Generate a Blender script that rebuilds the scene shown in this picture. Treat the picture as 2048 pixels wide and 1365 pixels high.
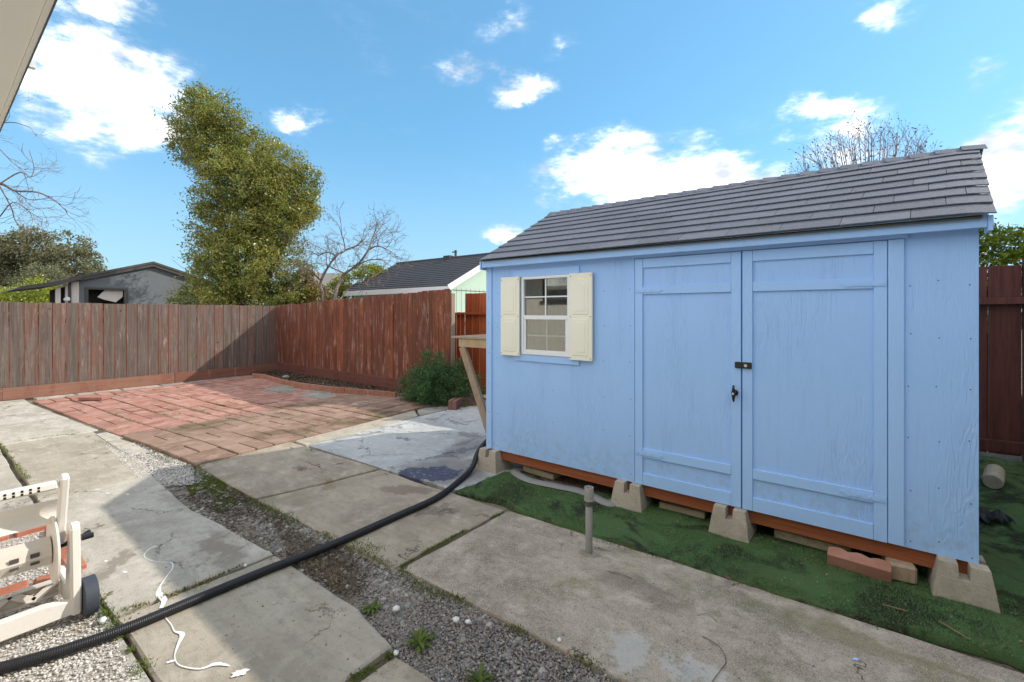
import bpy, bmesh, math, random
import numpy as np
from mathutils import Vector, Matrix, noise as mnoise

for o in list(bpy.data.objects): bpy.data.objects.remove(o)
S = bpy.context.scene
C = bpy.context.collection
R = math.radians
random.seed(7)
rng = np.random.default_rng(11)

# ------------------------------------------------------------------ camera
F, HZ, PSI, EYE = 910.2, 626.2, 0.657, 1.55      # focal length and horizon measured on the 2048 px photograph
cs, sn = math.cos(PSI), math.sin(PSI)
cam = bpy.data.cameras.new('camera'); co = bpy.data.objects.new('camera', cam); C.objects.link(co)
co.location = (0, 0, EYE); co.rotation_euler = (R(90), 0, PSI)
cam.sensor_width = 36; cam.lens = 36*F/2048; cam.shift_y = -(682.5-HZ)/2048
cam.clip_start = .02; cam.clip_end = 2000
S.camera = co

def G(px, py, z=0.0):                # a point of the ground (or of height z)
    D = (EYE-z)*F/(py-HZ); xc = (px-1024)/F*D
    return (xc*cs-D*sn, xc*sn+D*cs)
def P(px, py, D):                    # a point at distance D in front of the camera
    xc = (px-1024)/F*D
    return Vector((xc*cs-D*sn, xc*sn+D*cs, EYE+(HZ-py)/F*D))

# ------------------------------------------------------------------ node helpers
class N:
    def __init__(s, tree): s.t = tree; s.n = tree.nodes; s.l = tree.links
    def new(s, typ, **kw):
        n = s.n.new(typ)
        ins = kw.pop('ins', {})
        for k, v in kw.items(): setattr(n, k, v)
        for k, v in ins.items(): s.put(n, k, v)
        return n
    def put(s, n, k, v):
        i = n.inputs[k]
        if isinstance(v, bpy.types.NodeSocket): s.l.new(v, i)
        elif hasattr(v, 'outputs'): s.l.new(v.outputs[0], i)
        else:
            if isinstance(v, (tuple, list)) and len(v) == 3 and i.type == 'RGBA': v = (*v, 1)
            i.default_value = v
    def math(s, op, a, b=0.0, c=None, clamp=False):
        n = s.new('ShaderNodeMath', operation=op, use_clamp=clamp); s.put(n, 0, a); s.put(n, 1, b)
        if c is not None: s.put(n, 2, c)
        return n.outputs[0]
    def vm(s, op, a, b=(0, 0, 0)):
        n = s.new('ShaderNodeVectorMath', operation=op); s.put(n, 0, a)
        if op == 'SCALE': s.put(n, 'Scale', b)
        else: s.put(n, 1, b)
        return n.outputs['Value'] if op in ('DOT_PRODUCT', 'LENGTH', 'DISTANCE') else n.outputs[0]
    def noise(s, vec, scale, detail=4, rough=.55, dist=0.0):
        n = s.new('ShaderNodeTexNoise', ins={'Vector': vec, 'Scale': scale, 'Detail': detail, 'Roughness': rough, 'Distortion': dist})
        return n.outputs['Fac']
    def ramp(s, f, a, b):                       # smooth 0..1 between a and b
        n = s.new('ShaderNodeMapRange', interpolation_type='SMOOTHSTEP', ins={'Value': f, 'From Min': a, 'From Max': b})
        return n.outputs[0]
    def mix(s, f, a, b, mode='MIX'):
        n = s.new('ShaderNodeMix', data_type='RGBA', blend_type=mode)
        s.put(n, 0, f); s.put(n, 6, a); s.put(n, 7, b)
        return n.outputs[2]
    def bump(s, h, dist=.005, strength=1.0, nrm=None):
        n = s.new('ShaderNodeBump', ins={'Height': h, 'Distance': dist, 'Strength': strength})
        if nrm is not None: s.put(n, 'Normal', nrm)
        return n.outputs[0]

# ------------------------------------------------------------------ sky
SUN = Vector((.89, 1.19, 1.0)).normalized()
W = bpy.data.worlds.new('World'); S.world = W; W.use_nodes = True
w = N(W.node_tree); w.n.clear()
sky = w.new('ShaderNodeTexSky', sky_type='NISHITA', sun_disc=False, sun_elevation=math.asin(SUN.z),
            sun_rotation=math.atan2(SUN.x, SUN.y), air_density=1.0, dust_density=.35, ozone_density=2.2)
tc = w.new('ShaderNodeTexCoord')
d0 = tc.outputs['Generated']
def dirpx(px, py):
    a = (px-1024)/F
    return Vector((a*cs-sn, a*sn+cs, (HZ-py)/F)).normalized()
wn = w.new('ShaderNodeTexNoise', ins={'Vector': d0, 'Scale': 5.0, 'Detail': 5, 'Roughness': .62})
wd = w.vm('SCALE', w.vm('SUBTRACT', wn.outputs['Color'], (.5, .5, .5)), .16)
dd = w.vm('ADD', d0, wd)
# cumulus banks: px, py (where each stands in the sky), half width, half height, weight
BL = [(200, 170, 190, 100, 1.1), (285, 262, 130, 55, 1.05), (60, 130, 130, 85, .9), (240, 15, 90, 45, .8),
      (1040, 165, 85, 42, .95), (940, 118, 100, 36, .5), (1000, 40, 70, 50, .38), (1125, 75, 45, 40, .3),
      (590, 238, 62, 38, .62), (1290, 370, 230, 85, 1.15), (1440, 350, 160, 80, 1.0), (1130, 300, 60, 26, .5),
      (1660, 208, 120, 30, .75), (1590, 265, 90, 34, .6), (1990, 330, 120, 85, 1.1), (1800, 12, 110, 30, .62),
      (1020, 478, 60, 28, .8), (1700, 300, 140, 60, .6), (1985, 140, 60, 20, .4), (740, 575, 70, 24, .4), (2300, 250, 240, 130, 1),
      (-300, 250, 260, 120, 1)]
acc = None
for px, py, sx, sy, wt in BL:
    c = dirpx(px, py); k = 1/math.sqrt(1+((px-1024)/F)**2+((HZ-py)/F)**2)
    rt = Vector((cs, sn, 0)); up = c.cross(rt); up = -up if up.z < 0 else up
    rt = up.cross(c).normalized()
    rt = rt if rt.x*cs+rt.y*sn > 0 else -rt
    kx = k*k*math.sqrt(1+((HZ-py)/F)**2) if abs(px-1024) > 300 else k
    df = w.vm('SUBTRACT', dd, tuple(c))
    a = w.math('MULTIPLY', w.vm('DOT_PRODUCT', df, tuple(rt)), F/(sx*1.25*kx))
    b = w.math('MULTIPLY', w.vm('DOT_PRODUCT', df, tuple(up)), F/(sy*1.3*k))
    r2 = w.math('ADD', w.math('MULTIPLY', a, a), w.math('MULTIPLY', b, b))
    v = w.math('MULTIPLY', w.math('SUBTRACT', 1.0, w.math('SQRT', r2), clamp=True), wt)
    acc = v if acc is None else w.math('MAXIMUM', acc, v)
# unseen sky behind and above the camera: loose clouds thickened to brighten the shade
lp = w.new('ShaderNodeMapping', ins={'Vector': d0, 'Scale': (1, 1, 2.4)})
loose = w.math('MULTIPLY', w.ramp(w.noise(lp.outputs[0], 2.1, 5, .6), .36, .52), .95)
front = w.ramp(w.vm('DOT_PRODUCT', d0, (-sn, cs, 0.0)), .15, .55)
loose = w.math('MULTIPLY', loose, w.math('SUBTRACT', 1.0, front))
acc = w.math('MAXIMUM', acc, loose)
fine = w.noise(lp.outputs[0], 9.0, 8, .66)
m = w.math('ADD', acc, w.math('MULTIPLY', w.math('MULTIPLY', w.math('SUBTRACT', fine, .52), 2.1), w.ramp(acc, 0.0, .3)))
m2 = w.ramp(m, .0, .85)
wisp = w.math('MULTIPLY', w.ramp(w.noise(lp.outputs[0], 3.2, 8, .7), .50, .9), .30)
cm = w.math('MULTIPLY', w.math('POWER', w.math('MAXIMUM', m2, wisp), 2.0), .9)
shade = w.noise(lp.outputs[0], 6.0, 4, .6)
ccol = w.mix(w.ramp(shade, .36, .60), (2.5, 2.62, 2.8), (8.6, 8.2, 7.8))
gm = w.new('ShaderNodeGamma', ins={'Color': sky.outputs[0], 'Gamma': .55})
hs2 = w.mix(1.0, gm.outputs[0], (.52, .98, 1.24), 'MULTIPLY')
dz_ = w.new('ShaderNodeSeparateXYZ', ins={0: d0}).outputs['Z']
hz_ = w.math('MULTIPLY', w.math('SUBTRACT', 1.0, w.ramp(dz_, -.05, .38)), .55)
hs3 = w.mix(hz_, hs2, (1.75, 2.25, 2.75))
skyc = w.mix(cm, hs3, ccol)
bg = w.new('ShaderNodeBackground', ins={'Color': skyc, 'Strength': .15})
wo = w.new('ShaderNodeOutputWorld', ins={'Surface': bg.outputs[0]})

sl = bpy.data.lights.new('sun', 'SUN'); sl.energy = 2.0; sl.angle = R(.55); sl.color = (1, .93, .82)
so = bpy.data.objects.new('sun', sl); C.objects.link(so); so.rotation_euler = SUN.to_track_quat('Z', 'Y').to_euler()
S.view_settings.view_transform = 'Standard'; S.view_settings.look = 'None'
S.view_settings.gamma = 1; S.view_settings.use_curve_mapping = False
S.view_settings.exposure = 1.2

# ------------------------------------------------------------------ mesh helpers
def link(o, parent=None):
    C.objects.link(o)
    if parent: o.parent = parent
    return o
def tag(o, label=None, cat=None, group=None, kind=None):
    if label: o['label'] = label
    if cat: o['category'] = cat
    if group: o['group'] = group
    if kind: o['kind'] = kind
    return o
def empty(name, loc=(0, 0, 0), parent=None):
    o = bpy.data.objects.new(name, None); o.empty_display_size = .1; o.location = loc
    return link(o, parent)
def raw(name, v, f, mat, parent=None, smooth=False):
    me = bpy.data.meshes.new(name); me.from_pydata([tuple(x) for x in v], [], [tuple(x) for x in f]); me.update()
    me.materials.append(mat)
    if smooth: me.shade_smooth()
    return link(bpy.data.objects.new(name, me), parent)
def npmesh(name, V, Fc, mat, parent=None):            # fast: numpy arrays, all faces with the same corner count
    me = bpy.data.meshes.new(name); nf, k = Fc.shape
    me.vertices.add(len(V)); me.vertices.foreach_set('co', V.astype(np.float32).ravel())
    me.loops.add(nf*k); me.loops.foreach_set('vertex_index', Fc.astype(np.int32).ravel())
    me.polygons.add(nf); me.polygons.foreach_set('loop_start', np.arange(0, nf*k, k, dtype=np.int32))
    me.update(calc_edges=True); me.materials.append(mat)
    return link(bpy.data.objects.new(name, me), parent)
class MB:
    def __init__(s): s.v = []; s.f = []
    def add(s, vs, fs):
        k = len(s.v); s.v += [tuple(x) for x in vs]; s.f += [tuple(i+k for i in q) for q in fs]; return s
    def box(s, x0, x1, y0, y1, z0, z1, M=None):
        vs = [Vector((x, y, z)) for z in (z0, z1) for y in (y0, y1) for x in (x0, x1)]
        if M is not None: vs = [M @ p for p in vs]
        return s.add(vs, [(0, 2, 3, 1), (4, 5, 7, 6), (0, 1, 5, 4), (2, 6, 7, 3), (0, 4, 6, 2), (1, 3, 7, 5)])
    def prism(s, poly, z0, z1, top=None):       # polygon in XY (counter-clockwise) extruded in z
        n = len(poly); top = top or poly
        vs = [(p[0], p[1], z0) for p in poly]+[(p[0], p[1], z1) for p in top]
        return s.add(vs, [tuple(range(n-1, -1, -1)), tuple(range(n, 2*n))]+[(i, (i+1) % n, n+(i+1) % n, n+i) for i in range(n)])
    def bar(s, a, b, wd, th, up=(0, 0, 1)):     # rectangular bar from a to b
        a, b = Vector(a), Vector(b); d = (b-a).normalized(); sd = d.cross(Vector(up))
        if sd.length < 1e-4: sd = d.cross(Vector((1, 0, 0)))
        sd.normalize(); u = sd.cross(d)
        vs = [q+sd*i*wd/2+u*j*th/2 for q in (a, b) for j in (-1, 1) for i in (-1, 1)]
        return s.add(vs, [(0, 1, 3, 2), (4, 6, 7, 5), (0, 4, 5, 1), (2, 3, 7, 6), (0, 2, 6, 4), (1, 5, 7, 3)])
    def tube(s, pts, rad, n=10, cap=True):
        pts = [Vector(p) for p in pts]; rads = rad if hasattr(rad, '__len__') else [rad]*len(pts)
        k = len(s.v); ref = None
        for i, p in enumerate(pts):
            t = (pts[min(i+1, len(pts)-1)]-pts[max(i-1, 0)]).normalized()
            if ref is None: ref = t.orthogonal().normalized()
            ref = (ref-t*ref.dot(t)).normalized(); b = t.cross(ref)
            for j in range(n):
                a = 2*math.pi*j/n; s.v.append(tuple(p+(ref*math.cos(a)+b*math.sin(a))*rads[i]))
        for i in range(len(pts)-1):
            for j in range(n):
                s.f.append((k+i*n+j, k+i*n+(j+1) % n, k+(i+1)*n+(j+1) % n, k+(i+1)*n+j))
        if cap: s.f += [tuple(k+j for j in range(n-1, -1, -1)), tuple(k+(len(pts)-1)*n+j for j in range(n))]
        return s
    def build(s, name, mat, parent=None, bevel=0, seg=1, smooth=False):
        me = bpy.data.meshes.new(name); me.from_pydata(s.v, [], s.f); me.update()
        bm = bmesh.new(); bm.from_mesh(me)
        bmesh.ops.recalc_face_normals(bm, faces=bm.faces)
        if bevel: bmesh.ops.bevel(bm, geom=list(bm.edges), offset=bevel, segments=seg, affect='EDGES', clamp_overlap=True)
        bm.to_mesh(me); bm.free(); me.materials.append(mat)
        if smooth: me.shade_smooth()
        return link(bpy.data.objects.new(name, me), parent)
def box(name, x0, x1, y0, y1, z0, z1, mat, parent=None, bevel=0):
    return MB().box(x0, x1, y0, y1, z0, z1).build(name, mat, parent, bevel)
def spline(pts, k=8):                            # Catmull-Rom
    pts = [Vector(p) for p in pts]; out = []
    for i in range(len(pts)-1):
        p0, p1, p2, p3 = pts[max(i-1, 0)], pts[i], pts[i+1], pts[min(i+2, len(pts)-1)]
        for j in range(k):
            t = j/k
            out.append(.5*((2*p1)+(p2-p0)*t+(2*p0-5*p1+4*p2-p3)*t*t+(3*p1-p0-3*p2+p3)*t**3))
    return out+[pts[-1]]

# ------------------------------------------------------------------ materials
def newmat(name, rough=.7, spec=.3):
    m = bpy.data.materials.new(name); m.use_nodes = True; t = N(m.node_tree)
    b = t.n['Principled BSDF']; b.inputs['Roughness'].default_value = rough; b.inputs['Specular IOR Level'].default_value = spec
    geo = t.new('ShaderNodeNewGeometry'); oi = t.new('ShaderNodeObjectInfo')
    return m, t, b, geo.outputs['Position'], geo, oi.outputs['Random']
def scaled(t, v, sc, off=None):
    n = t.new('ShaderNodeMapping', ins={'Vector': v, 'Scale': sc})
    if off is not None: t.l.new(off, n.inputs['Location'])
    return n.outputs[0]
def offs(t, rnd, k=40.0):                        # an offset per object so that no two boards share their grain
    c = t.new('ShaderNodeCombineXYZ'); a = t.math('MULTIPLY', rnd, k)
    t.put(c, 0, a); t.put(c, 1, t.math('MULTIPLY', rnd, k*1.7)); t.put(c, 2, t.math('MULTIPLY', rnd, k*2.3))
    return c.outputs[0]

def concrete(name, base, stain, light, speck=.5, green=0.0, cracks=0.0, rough=.9, grain=1.0, patch=None):
    m, t, b, pos, geo, rnd = newmat(name, rough, .15)
    big = t.noise(pos, 1.3, 5, .6, .4); mid = t.noise(pos, 5.5, 6, .65, .3); fin = t.noise(pos, 70, 4, .7); vf = t.noise(pos, 240, 2, .6)
    col = t.mix(t.ramp(big, .36, .62), stain, base)
    col = t.mix(t.ramp(mid, .46, .72), col, light)
    col = t.mix(t.math('MULTIPLY', t.ramp(t.noise(pos, 17, 6, .75), .50, .66), .45), col, tuple(x*.55 for x in stain))
    strk = t.noise(scaled(t, pos, (1.2, 5.5, 1)), 2.2, 7, .75, .5)
    col = t.mix(t.math('MULTIPLY', t.ramp(strk, .50, .66), .45), col, tuple(x*.8 for x in stain))
    col = t.mix(t.math('MULTIPLY', t.ramp(strk, .46, .34), .35), col, tuple(min(1, x*1.15) for x in light))
    col = t.mix(t.math('MULTIPLY', t.ramp(fin, .56, .7), speck), col, tuple(x*.42 for x in base))
    col = t.mix(t.math('MULTIPLY', t.ramp(t.noise(pos, 48, 5, .75), .60, .70), .6), col, (.09, .075, .06))
    col = t.mix(t.math('MULTIPLY', t.ramp(vf, .35, .75), .28*grain), col, tuple(min(1, x*1.5) for x in light))
    if green:
        col = t.mix(t.math('MULTIPLY', t.ramp(t.noise(pos, 2.3, 6, .7, .5), .52, .7), green), col, (.16, .16, .07))
    h = t.math('ADD', t.math('MULTIPLY', fin, .5), t.math('MULTIPLY', mid, .6))
    h = t.math('ADD', h, t.math('MULTIPLY', vf, .3))
    if cracks:
        wv = t.vm('ADD', pos, t.vm('SCALE', t.vm('SUBTRACT', t.new('ShaderNodeTexNoise', ins={'Vector': pos, 'Scale': 3.5, 'Detail': 6, 'Roughness': .7}).outputs['Color'], (.5, .5, .5)), .55))
        vo = t.new('ShaderNodeTexVoronoi', feature='DISTANCE_TO_EDGE', ins={'Vector': wv, 'Scale': .95})
        ck = t.math('SUBTRACT', 1.0, t.ramp(vo.outputs['Distance'], .0015, .009))
        ck = t.math('MULTIPLY', ck, t.math('MULTIPLY', t.ramp(t.noise(pos, 1.9, 3), .47, .6), cracks))
        col = t.mix(ck, col, (.06, .05, .04)); h = t.math('SUBTRACT', h, t.math('MULTIPLY', ck, 1.2))
    if patch:
        pc, lo, hi, am = patch
        col = t.mix(t.math('MULTIPLY', t.ramp(t.noise(pos, 1.7, 7, .7, .8), lo, hi), am), col, pc)
    col = t.mix(t.math('MULTIPLY', rnd, .25), col, tuple(x*.8 for x in base))
    t.put(b, 'Base Color', col); t.put(b, 'Normal', t.bump(h, .006, .8))
    return m
M = {}
M['conc'] = concrete('concrete worn', (.40, .335, .26), (.26, .215, .165), (.48, .41, .325), .6, .3, 1.0)
M['conc_l'] = concrete('concrete pale', (.49, .45, .385), (.35, .315, .26), (.58, .54, .475), .45, .15, .8)
M['conc_b'] = concrete('concrete tan', (.42, .37, .30), (.31, .27, .215), (.50, .45, .375), .4, .1, .7)
M['conc_r'] = concrete('concrete rough grey', (.35, .295, .235), (.16, .13, .10), (.46, .395, .32), .95, .75, .9, grain=2.4)
M['conc_p'] = concrete('concrete white painted', (.50, .505, .50), (.40, .41, .41), (.58, .58, .57), .15, 0, 1.2, .7, .3, ((.17, .165, .16), .56, .62, .75))
def stains(mat, specs):                         # dried spills and damp patches that belong to the slab surface
    t = N(mat.node_tree); b = t.n['Principled BSDF']; pos = t.new('ShaderNodeNewGeometry').outputs['Position']
    old = b.inputs['Base Color'].links[0].from_socket; col = old
    wv = t.vm('SCALE', t.vm('SUBTRACT', t.new('ShaderNodeTexNoise', ins={'Vector': pos, 'Scale': 5.0, 'Detail': 8, 'Roughness': .72}).outputs['Color'], (.5, .5, .5)), .55)
    q = t.vm('ADD', pos, wv)
    for px, py, rx, ry, ag, c, am, soft in specs:
        x, y = G(px, py); mp = t.new('ShaderNodeMapping', vector_type='TEXTURE', ins={'Vector': q, 'Location': (x, y, 0), 'Rotation': (0, 0, R(ag)), 'Scale': (rx, ry, 8)})
        f = t.math('SUBTRACT', 1.0, t.ramp(t.vm('LENGTH', mp.outputs[0]), 1-soft, 1+soft*.3))
        brk = t.ramp(t.noise(pos, 22, 5, .7), .30, .5)
        col = t.mix(t.math('MULTIPLY', t.math('MULTIPLY', f, am), brk if soft < .3 else 1.0), col, c)
    t.put(b, 'Base Color', col)
stains(M['conc_p'], [(890, 945, .55, .42, 20, (.20, .19, .18), .8, .5), (925, 900, .22, .6, 20, (.2, .19, .18), .6, .5), (862, 948, .30, .19, 35, (.06, .068, .125), .92, .1), (915, 905, .05, .5, -12, (.12, .125, .16), .7, .15), (810, 878, .14, .05, 0, (.16, .15, .14), .8, .2), (935, 870, .2, .1, 10, (.16, .15, .14), .6, .3), (905, 845, .3, .05, 0, (.16, .15, .14), .6, .2)])
stains(M['conc'], [(812, 980, .26, .10, 25, (.20, .15, .12), .7, .4), (862, 1022, .20, .11, 50, (.17, .145, .125), .75, .25), (606, 937, .07, .05, 0, (.16, .08, .07), .8, .2), (650, 968, .14, .08, 0, (.2, .15, .08), .6, .6), (430, 1030, .3, .08, 0, (.14, .11, .09), .8, .5), (560, 1120, .3, .12, 0, (.2, .17, .14), .6, .5)])
stains(M['conc_l'], [(230, 1128, .28, .06, -35, (.22, .19, .15), .7, .6), (440, 1100, .5, .10, -5, (.22, .19, .155), .7, .6), (360, 1000, .3, .1, 0, (.25, .22, .18), .5, .6)])
stains(M['conc_r'], [(1250, 1300, .13, .12, 0, (.50, .50, .48), .6, .3), (1380, 1340, .14, .07, 20, (.5, .5, .49), .6, .3), (1180, 1110, .10, .08, 0, (.16, .14, .09), .6, .7), (1150, 1170, .14, .05, 40, (.22, .2, .1), .5, .6), (1280, 1180, .35, .1, 0, (.16, .13, .11), .5, .6), (1820, 1320, .6, .06, -5, (.22, .19, .09), .5, .6), (1600, 1250, .5, .05, -5, (.2, .18, .1), .4, .6)])
M['stone'] = concrete('paver grey', (.33, .31, .28), (.2, .19, .17), (.42, .41, .38), .4, .35)
M['block'] = concrete('pier block concrete', (.43, .38, .31), (.34, .3, .24), (.48, .43, .36), .6, 0, 0, .95, 1.3)
M['paver'] = concrete('cast paver tan', (.40, .35, .24), (.27, .23, .15), (.46, .41, .3), .5, .2)
M['mortar'] = concrete('mortar', (.5, .45, .4), (.36, .32, .28), (.62, .57, .52), .4, .1)

def brickmat(name, c1, c2, c3, moss, white=.4):
    m, t, b, pos, geo, rnd = newmat(name, .92, .12)
    p2 = t.vm('ADD', pos, offs(t, rnd))
    a = t.noise(p2, 4, 5, .65); f = t.noise(pos, 95, 4, .7); bg_ = t.noise(pos, 1.5, 5, .7, .5)
    col = t.mix(rnd, c1, c2); col = t.mix(t.ramp(a, .4, .7), col, c3)
    col = t.mix(t.math('MULTIPLY', t.ramp(f, .55, .7), .4), col, tuple(x*.5 for x in c1))
    col = t.mix(t.math('MULTIPLY', t.ramp(bg_, .5, .66), moss), col, (.10, .085, .045))
    col = t.mix(t.math('MULTIPLY', t.ramp(t.noise(pos, 3.1, 7, .75, .6), .62, .72), white), col, (.5, .45, .42))
    t.put(b, 'Base Color', col); t.put(b, 'Normal', t.bump(t.math('ADD', f, a), .005, .7))
    return m
M['red'] = brickmat('paver red', (.40, .205, .16), (.31, .145, .115), (.47, .29, .24), .25, .6)
M['brown'] = brickmat('paver brown', (.30, .195, .145), (.22, .14, .105), (.36, .255, .20), .7, .6)
M['brick'] = brickmat('clay brick', (.46, .17, .10), (.40, .14, .09), (.52, .25, .17), .15, .5)
M['edging'] = brickmat('terracotta edging', (.42, .20, .14), (.36, .17, .12), (.45, .24, .18), .3, .2)
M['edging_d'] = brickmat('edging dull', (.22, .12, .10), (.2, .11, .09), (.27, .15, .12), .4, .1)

def woodmat(name, a_, b_, d_, edge=None, patch=None, patch_amt=.5, halfw=.09, axis=0, gl=.85, sc=(26, 26, 1.1), knots=True, wear=None):
    m, t, b, pos, geo, rnd = newmat(name, gl, .2)
    p = scaled(t, pos, sc, offs(t, rnd))
    g = t.noise(p, 1.0, 6, .7, .25); g2 = t.noise(p, 3.1, 4, .75)
    blotch = t.noise(t.vm('ADD', scaled(t, pos, (2.2, 2.2, 1.0)), offs(t, rnd, 15)), 1.6, 5, .65, .6)
    col = t.mix(t.ramp(g, .34, .66), a_, b_)
    col = t.mix(t.math('MULTIPLY', t.ramp(g2, .52, .68), .75), col, d_)
    if patch: col = t.mix(t.math('MULTIPLY', t.ramp(t.math('ADD', blotch, t.math('MULTIPLY', t.math('SUBTRACT', rnd, .5), .28)), .50, .64), patch_amt), col, patch)
    if wear:
        wc, lo, hi, am = wear
        wn_ = t.math('ADD', t.math('MULTIPLY', t.noise(t.vm('ADD', scaled(t, pos, (9, 9, 1.3)), offs(t, rnd, 9)), 1.4, 7, .75, .3), .7), t.math('MULTIPLY', g2, .3))
        col = t.mix(t.math('MULTIPLY', t.math('MULTIPLY', t.ramp(wn_, lo, hi), am), t.ramp(blotch, .40, .60)), col, wc)
    h = t.math('ADD', g, t.math('MULTIPLY', g2, .7))
    if knots:
        kp = t.vm('ADD', scaled(t, pos, (1, 1, .8)), offs(t, rnd, 11))
        vo = t.new('ShaderNodeTexVoronoi', ins={'Vector': kp, 'Scale': 3.3})
        kn = t.math('SUBTRACT', 1.0, t.ramp(vo.outputs['Distance'], .035, .075))
        col = t.mix(t.math('MULTIPLY', kn, .8), col, (.035, .025, .02))
    col = t.mix(t.math('MULTIPLY', t.math('SUBTRACT', 1.0, rnd), .35), col, tuple(x*.6 for x in a_))
    if edge:
        tc_ = t.new('ShaderNodeTexCoord'); sx = t.new('ShaderNodeSeparateXYZ', ins={0: tc_.outputs['Object']})
        e = t.ramp(t.math('ABSOLUTE', sx.outputs[axis]), halfw-.014, halfw-.005)
        col = t.mix(t.math('MULTIPLY', e, .85), col, edge)
    t.put(b, 'Base Color', col); t.put(b, 'Normal', t.bump(h, .004, .9))
    return m
M['fence_grey'] = woodmat('weathered grey fence board', (.16, .125, .11), (.27, .225, .20), (.085, .06, .052), (.28, .07, .04), (.25, .095, .055), .7, .09, 1, wear=((.40, .36, .34), .56, .66, .55))
M['fence_red'] = woodmat('stained red fence board', (.14, .046, .027), (.215, .078, .045), (.065, .026, .019), None, (.30, .09, .04), .5, wear=((.44, .34, .30), .50, .60, .75))
M['fence_orange'] = woodmat('fresh stained fence board', (.26, .055, .018), (.38, .09, .028), (.15, .035, .015), None, (.45, .12, .04), .4)
M['fence_dark'] = woodmat('dark stained fence board', (.10, .036, .03), (.16, .058, .047), (.065, .025, .022), None, (.17, .065, .052), .3, gl=.5)
M['kick'] = woodmat('kick board', (.22, .095, .065), (.29, .14, .10), (.14, .06, .045), None, (.3, .18, .13), .4, sc=(2, 1.4, 26), knots=False)
M['kick_x'] = woodmat('kick board dark', (.13, .045, .035), (.18, .065, .05), (.09, .035, .03), None, (.18, .08, .06), .4, sc=(1.4, 2, 26), knots=False)
M['joist'] = woodmat('stained rim joist', (.28, .085, .035), (.36, .125, .055), (.2, .06, .03), None, None, 0, sc=(1.2, 20, 26), knots=False, wear=((.42, .45, .55), .66, .7, .9))
M['pine'] = woodmat('raw pine', (.50, .36, .21), (.60, .45, .28), (.42, .28, .15), None, None, 0, sc=(14, 14, 3), knots=True)
M['pine_d'] = woodmat('weathered pine', (.36, .26, .18), (.44, .33, .24), (.26, .18, .12), None, None, 0, sc=(14, 14, 3), knots=True)
M['picket'] = woodmat('bleached picket', (.5, .4, .34), (.6, .52, .46), (.4, .3, .26), None, None, 0)

def paint(name, col, rough=.5, grain=0.0, var=.12, dirt=.2, chips=None):
    m, t, b, pos, geo, rnd = newmat(name, rough, .35)
    n1 = t.noise(pos, 1.6, 5, .6, .3)
    c = t.mix(t.math('MULTIPLY', n1, var*2), col, tuple(x*.72 for x in col))
    c = t.mix(t.math('MULTIPLY', t.ramp(t.noise(pos, 24, 5, .7), .6, .8), dirt), c, tuple(x*.55 for x in col))
    if grain:
        p = scaled(t, pos, (11, 11, 1.5)); gz = t.noise(p, 1.0, 4, .55, .35)
        ring = t.math('SINE', t.math('MULTIPLY', gz, 75.0))
        fine_ = t.noise(scaled(t, pos, (150, 150, 9)), 1, 3, .7)
        mask = t.ramp(t.noise(scaled(t, pos, (2.4, 2.4, .8)), 1.3, 3), .4, .62)
        h = t.math('ADD', t.math('MULTIPLY', t.math('MULTIPLY', ring, .35), mask), t.math('MULTIPLY', fine_, .9))
        c = t.mix(t.math('MULTIPLY', t.ramp(t.math('MULTIPLY', ring, mask),   .45, 1.0), .12), c, tuple(x*.6 for x in col))
        t.put(b, 'Normal', t.bump(h, .0023*grain, 1.0))
    else:
        t.put(b, 'Normal', t.bump(t.noise(pos, 60, 3), .001, .5))
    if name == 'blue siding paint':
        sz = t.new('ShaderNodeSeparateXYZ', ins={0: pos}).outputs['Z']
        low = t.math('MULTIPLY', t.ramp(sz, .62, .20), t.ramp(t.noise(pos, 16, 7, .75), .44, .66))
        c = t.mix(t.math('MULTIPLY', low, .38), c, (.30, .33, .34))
        dr = t.ramp(t.noise(scaled(t, pos, (22, 22, .7)), 1, 5, .7), .56, .72); c = t.mix(t.math('MULTIPLY', dr, .16), c, (.30, .40, .55))
    if chips: c = t.mix(t.ramp(t.noise(pos, 30, 5, .7), .7, .72), c, chips)
    t.put(b, 'Base Color', c)
    return m
BLUE = (.37, .60, .98)
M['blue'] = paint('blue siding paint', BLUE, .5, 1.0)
M['blue_t'] = paint('blue trim paint', (.38, .61, .98), .5, .3)
M['cream'] = paint('cream vinyl', (.88, .85, .71), .45, 0, .04, .05)
M['white'] = paint('white vinyl', (.82, .83, .84), .4, 0, .04, .05)
M['greenwall'] = paint('mint siding', (.50, .66, .53), .6, .5)
M['whitetrim'] = paint('white fascia paint', (.8, .8, .8), .5, 0, .06, .1)
M['stucco'] = paint('cream stucco', (.80, .74, .62), .9, 0, .1, .1)
M['soffit'] = paint('beige soffit paint', (.90, .87, .80), .6, 0, .05, .05)
M['teal'] = paint('drip edge with shadow tone', (.02, .06, .1), .4)  # the gutter's shadow line is put into this dark teal
M['greystucco'] = paint('grey blue stucco', (.17, .185, .20), .9, 0, .3, .3)
M['greytrim'] = paint('dark grey trim', (.09, .085, .08), .8, 0, .2, .3)
M['pale'] = paint('pale plywood', (.72, .66, .62), .8, 0, .1, .1)
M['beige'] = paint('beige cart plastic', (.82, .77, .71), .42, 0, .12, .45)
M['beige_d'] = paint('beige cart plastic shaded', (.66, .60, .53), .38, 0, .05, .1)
M['rubber'] = paint('grey rubber tyre', (.055, .065, .085), .6, 0, .1, .2)
M['black'] = paint('black plastic', (.012, .012, .013), .3, 0, .1, 0)
M['hose'] = paint('black corrugated hose', (.022, .022, .026), .38, 0, .2, .5)
M['greyhose'] = paint('flat grey drain hose', (.24, .24, .235), .6, 0, .2, .3)
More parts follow.
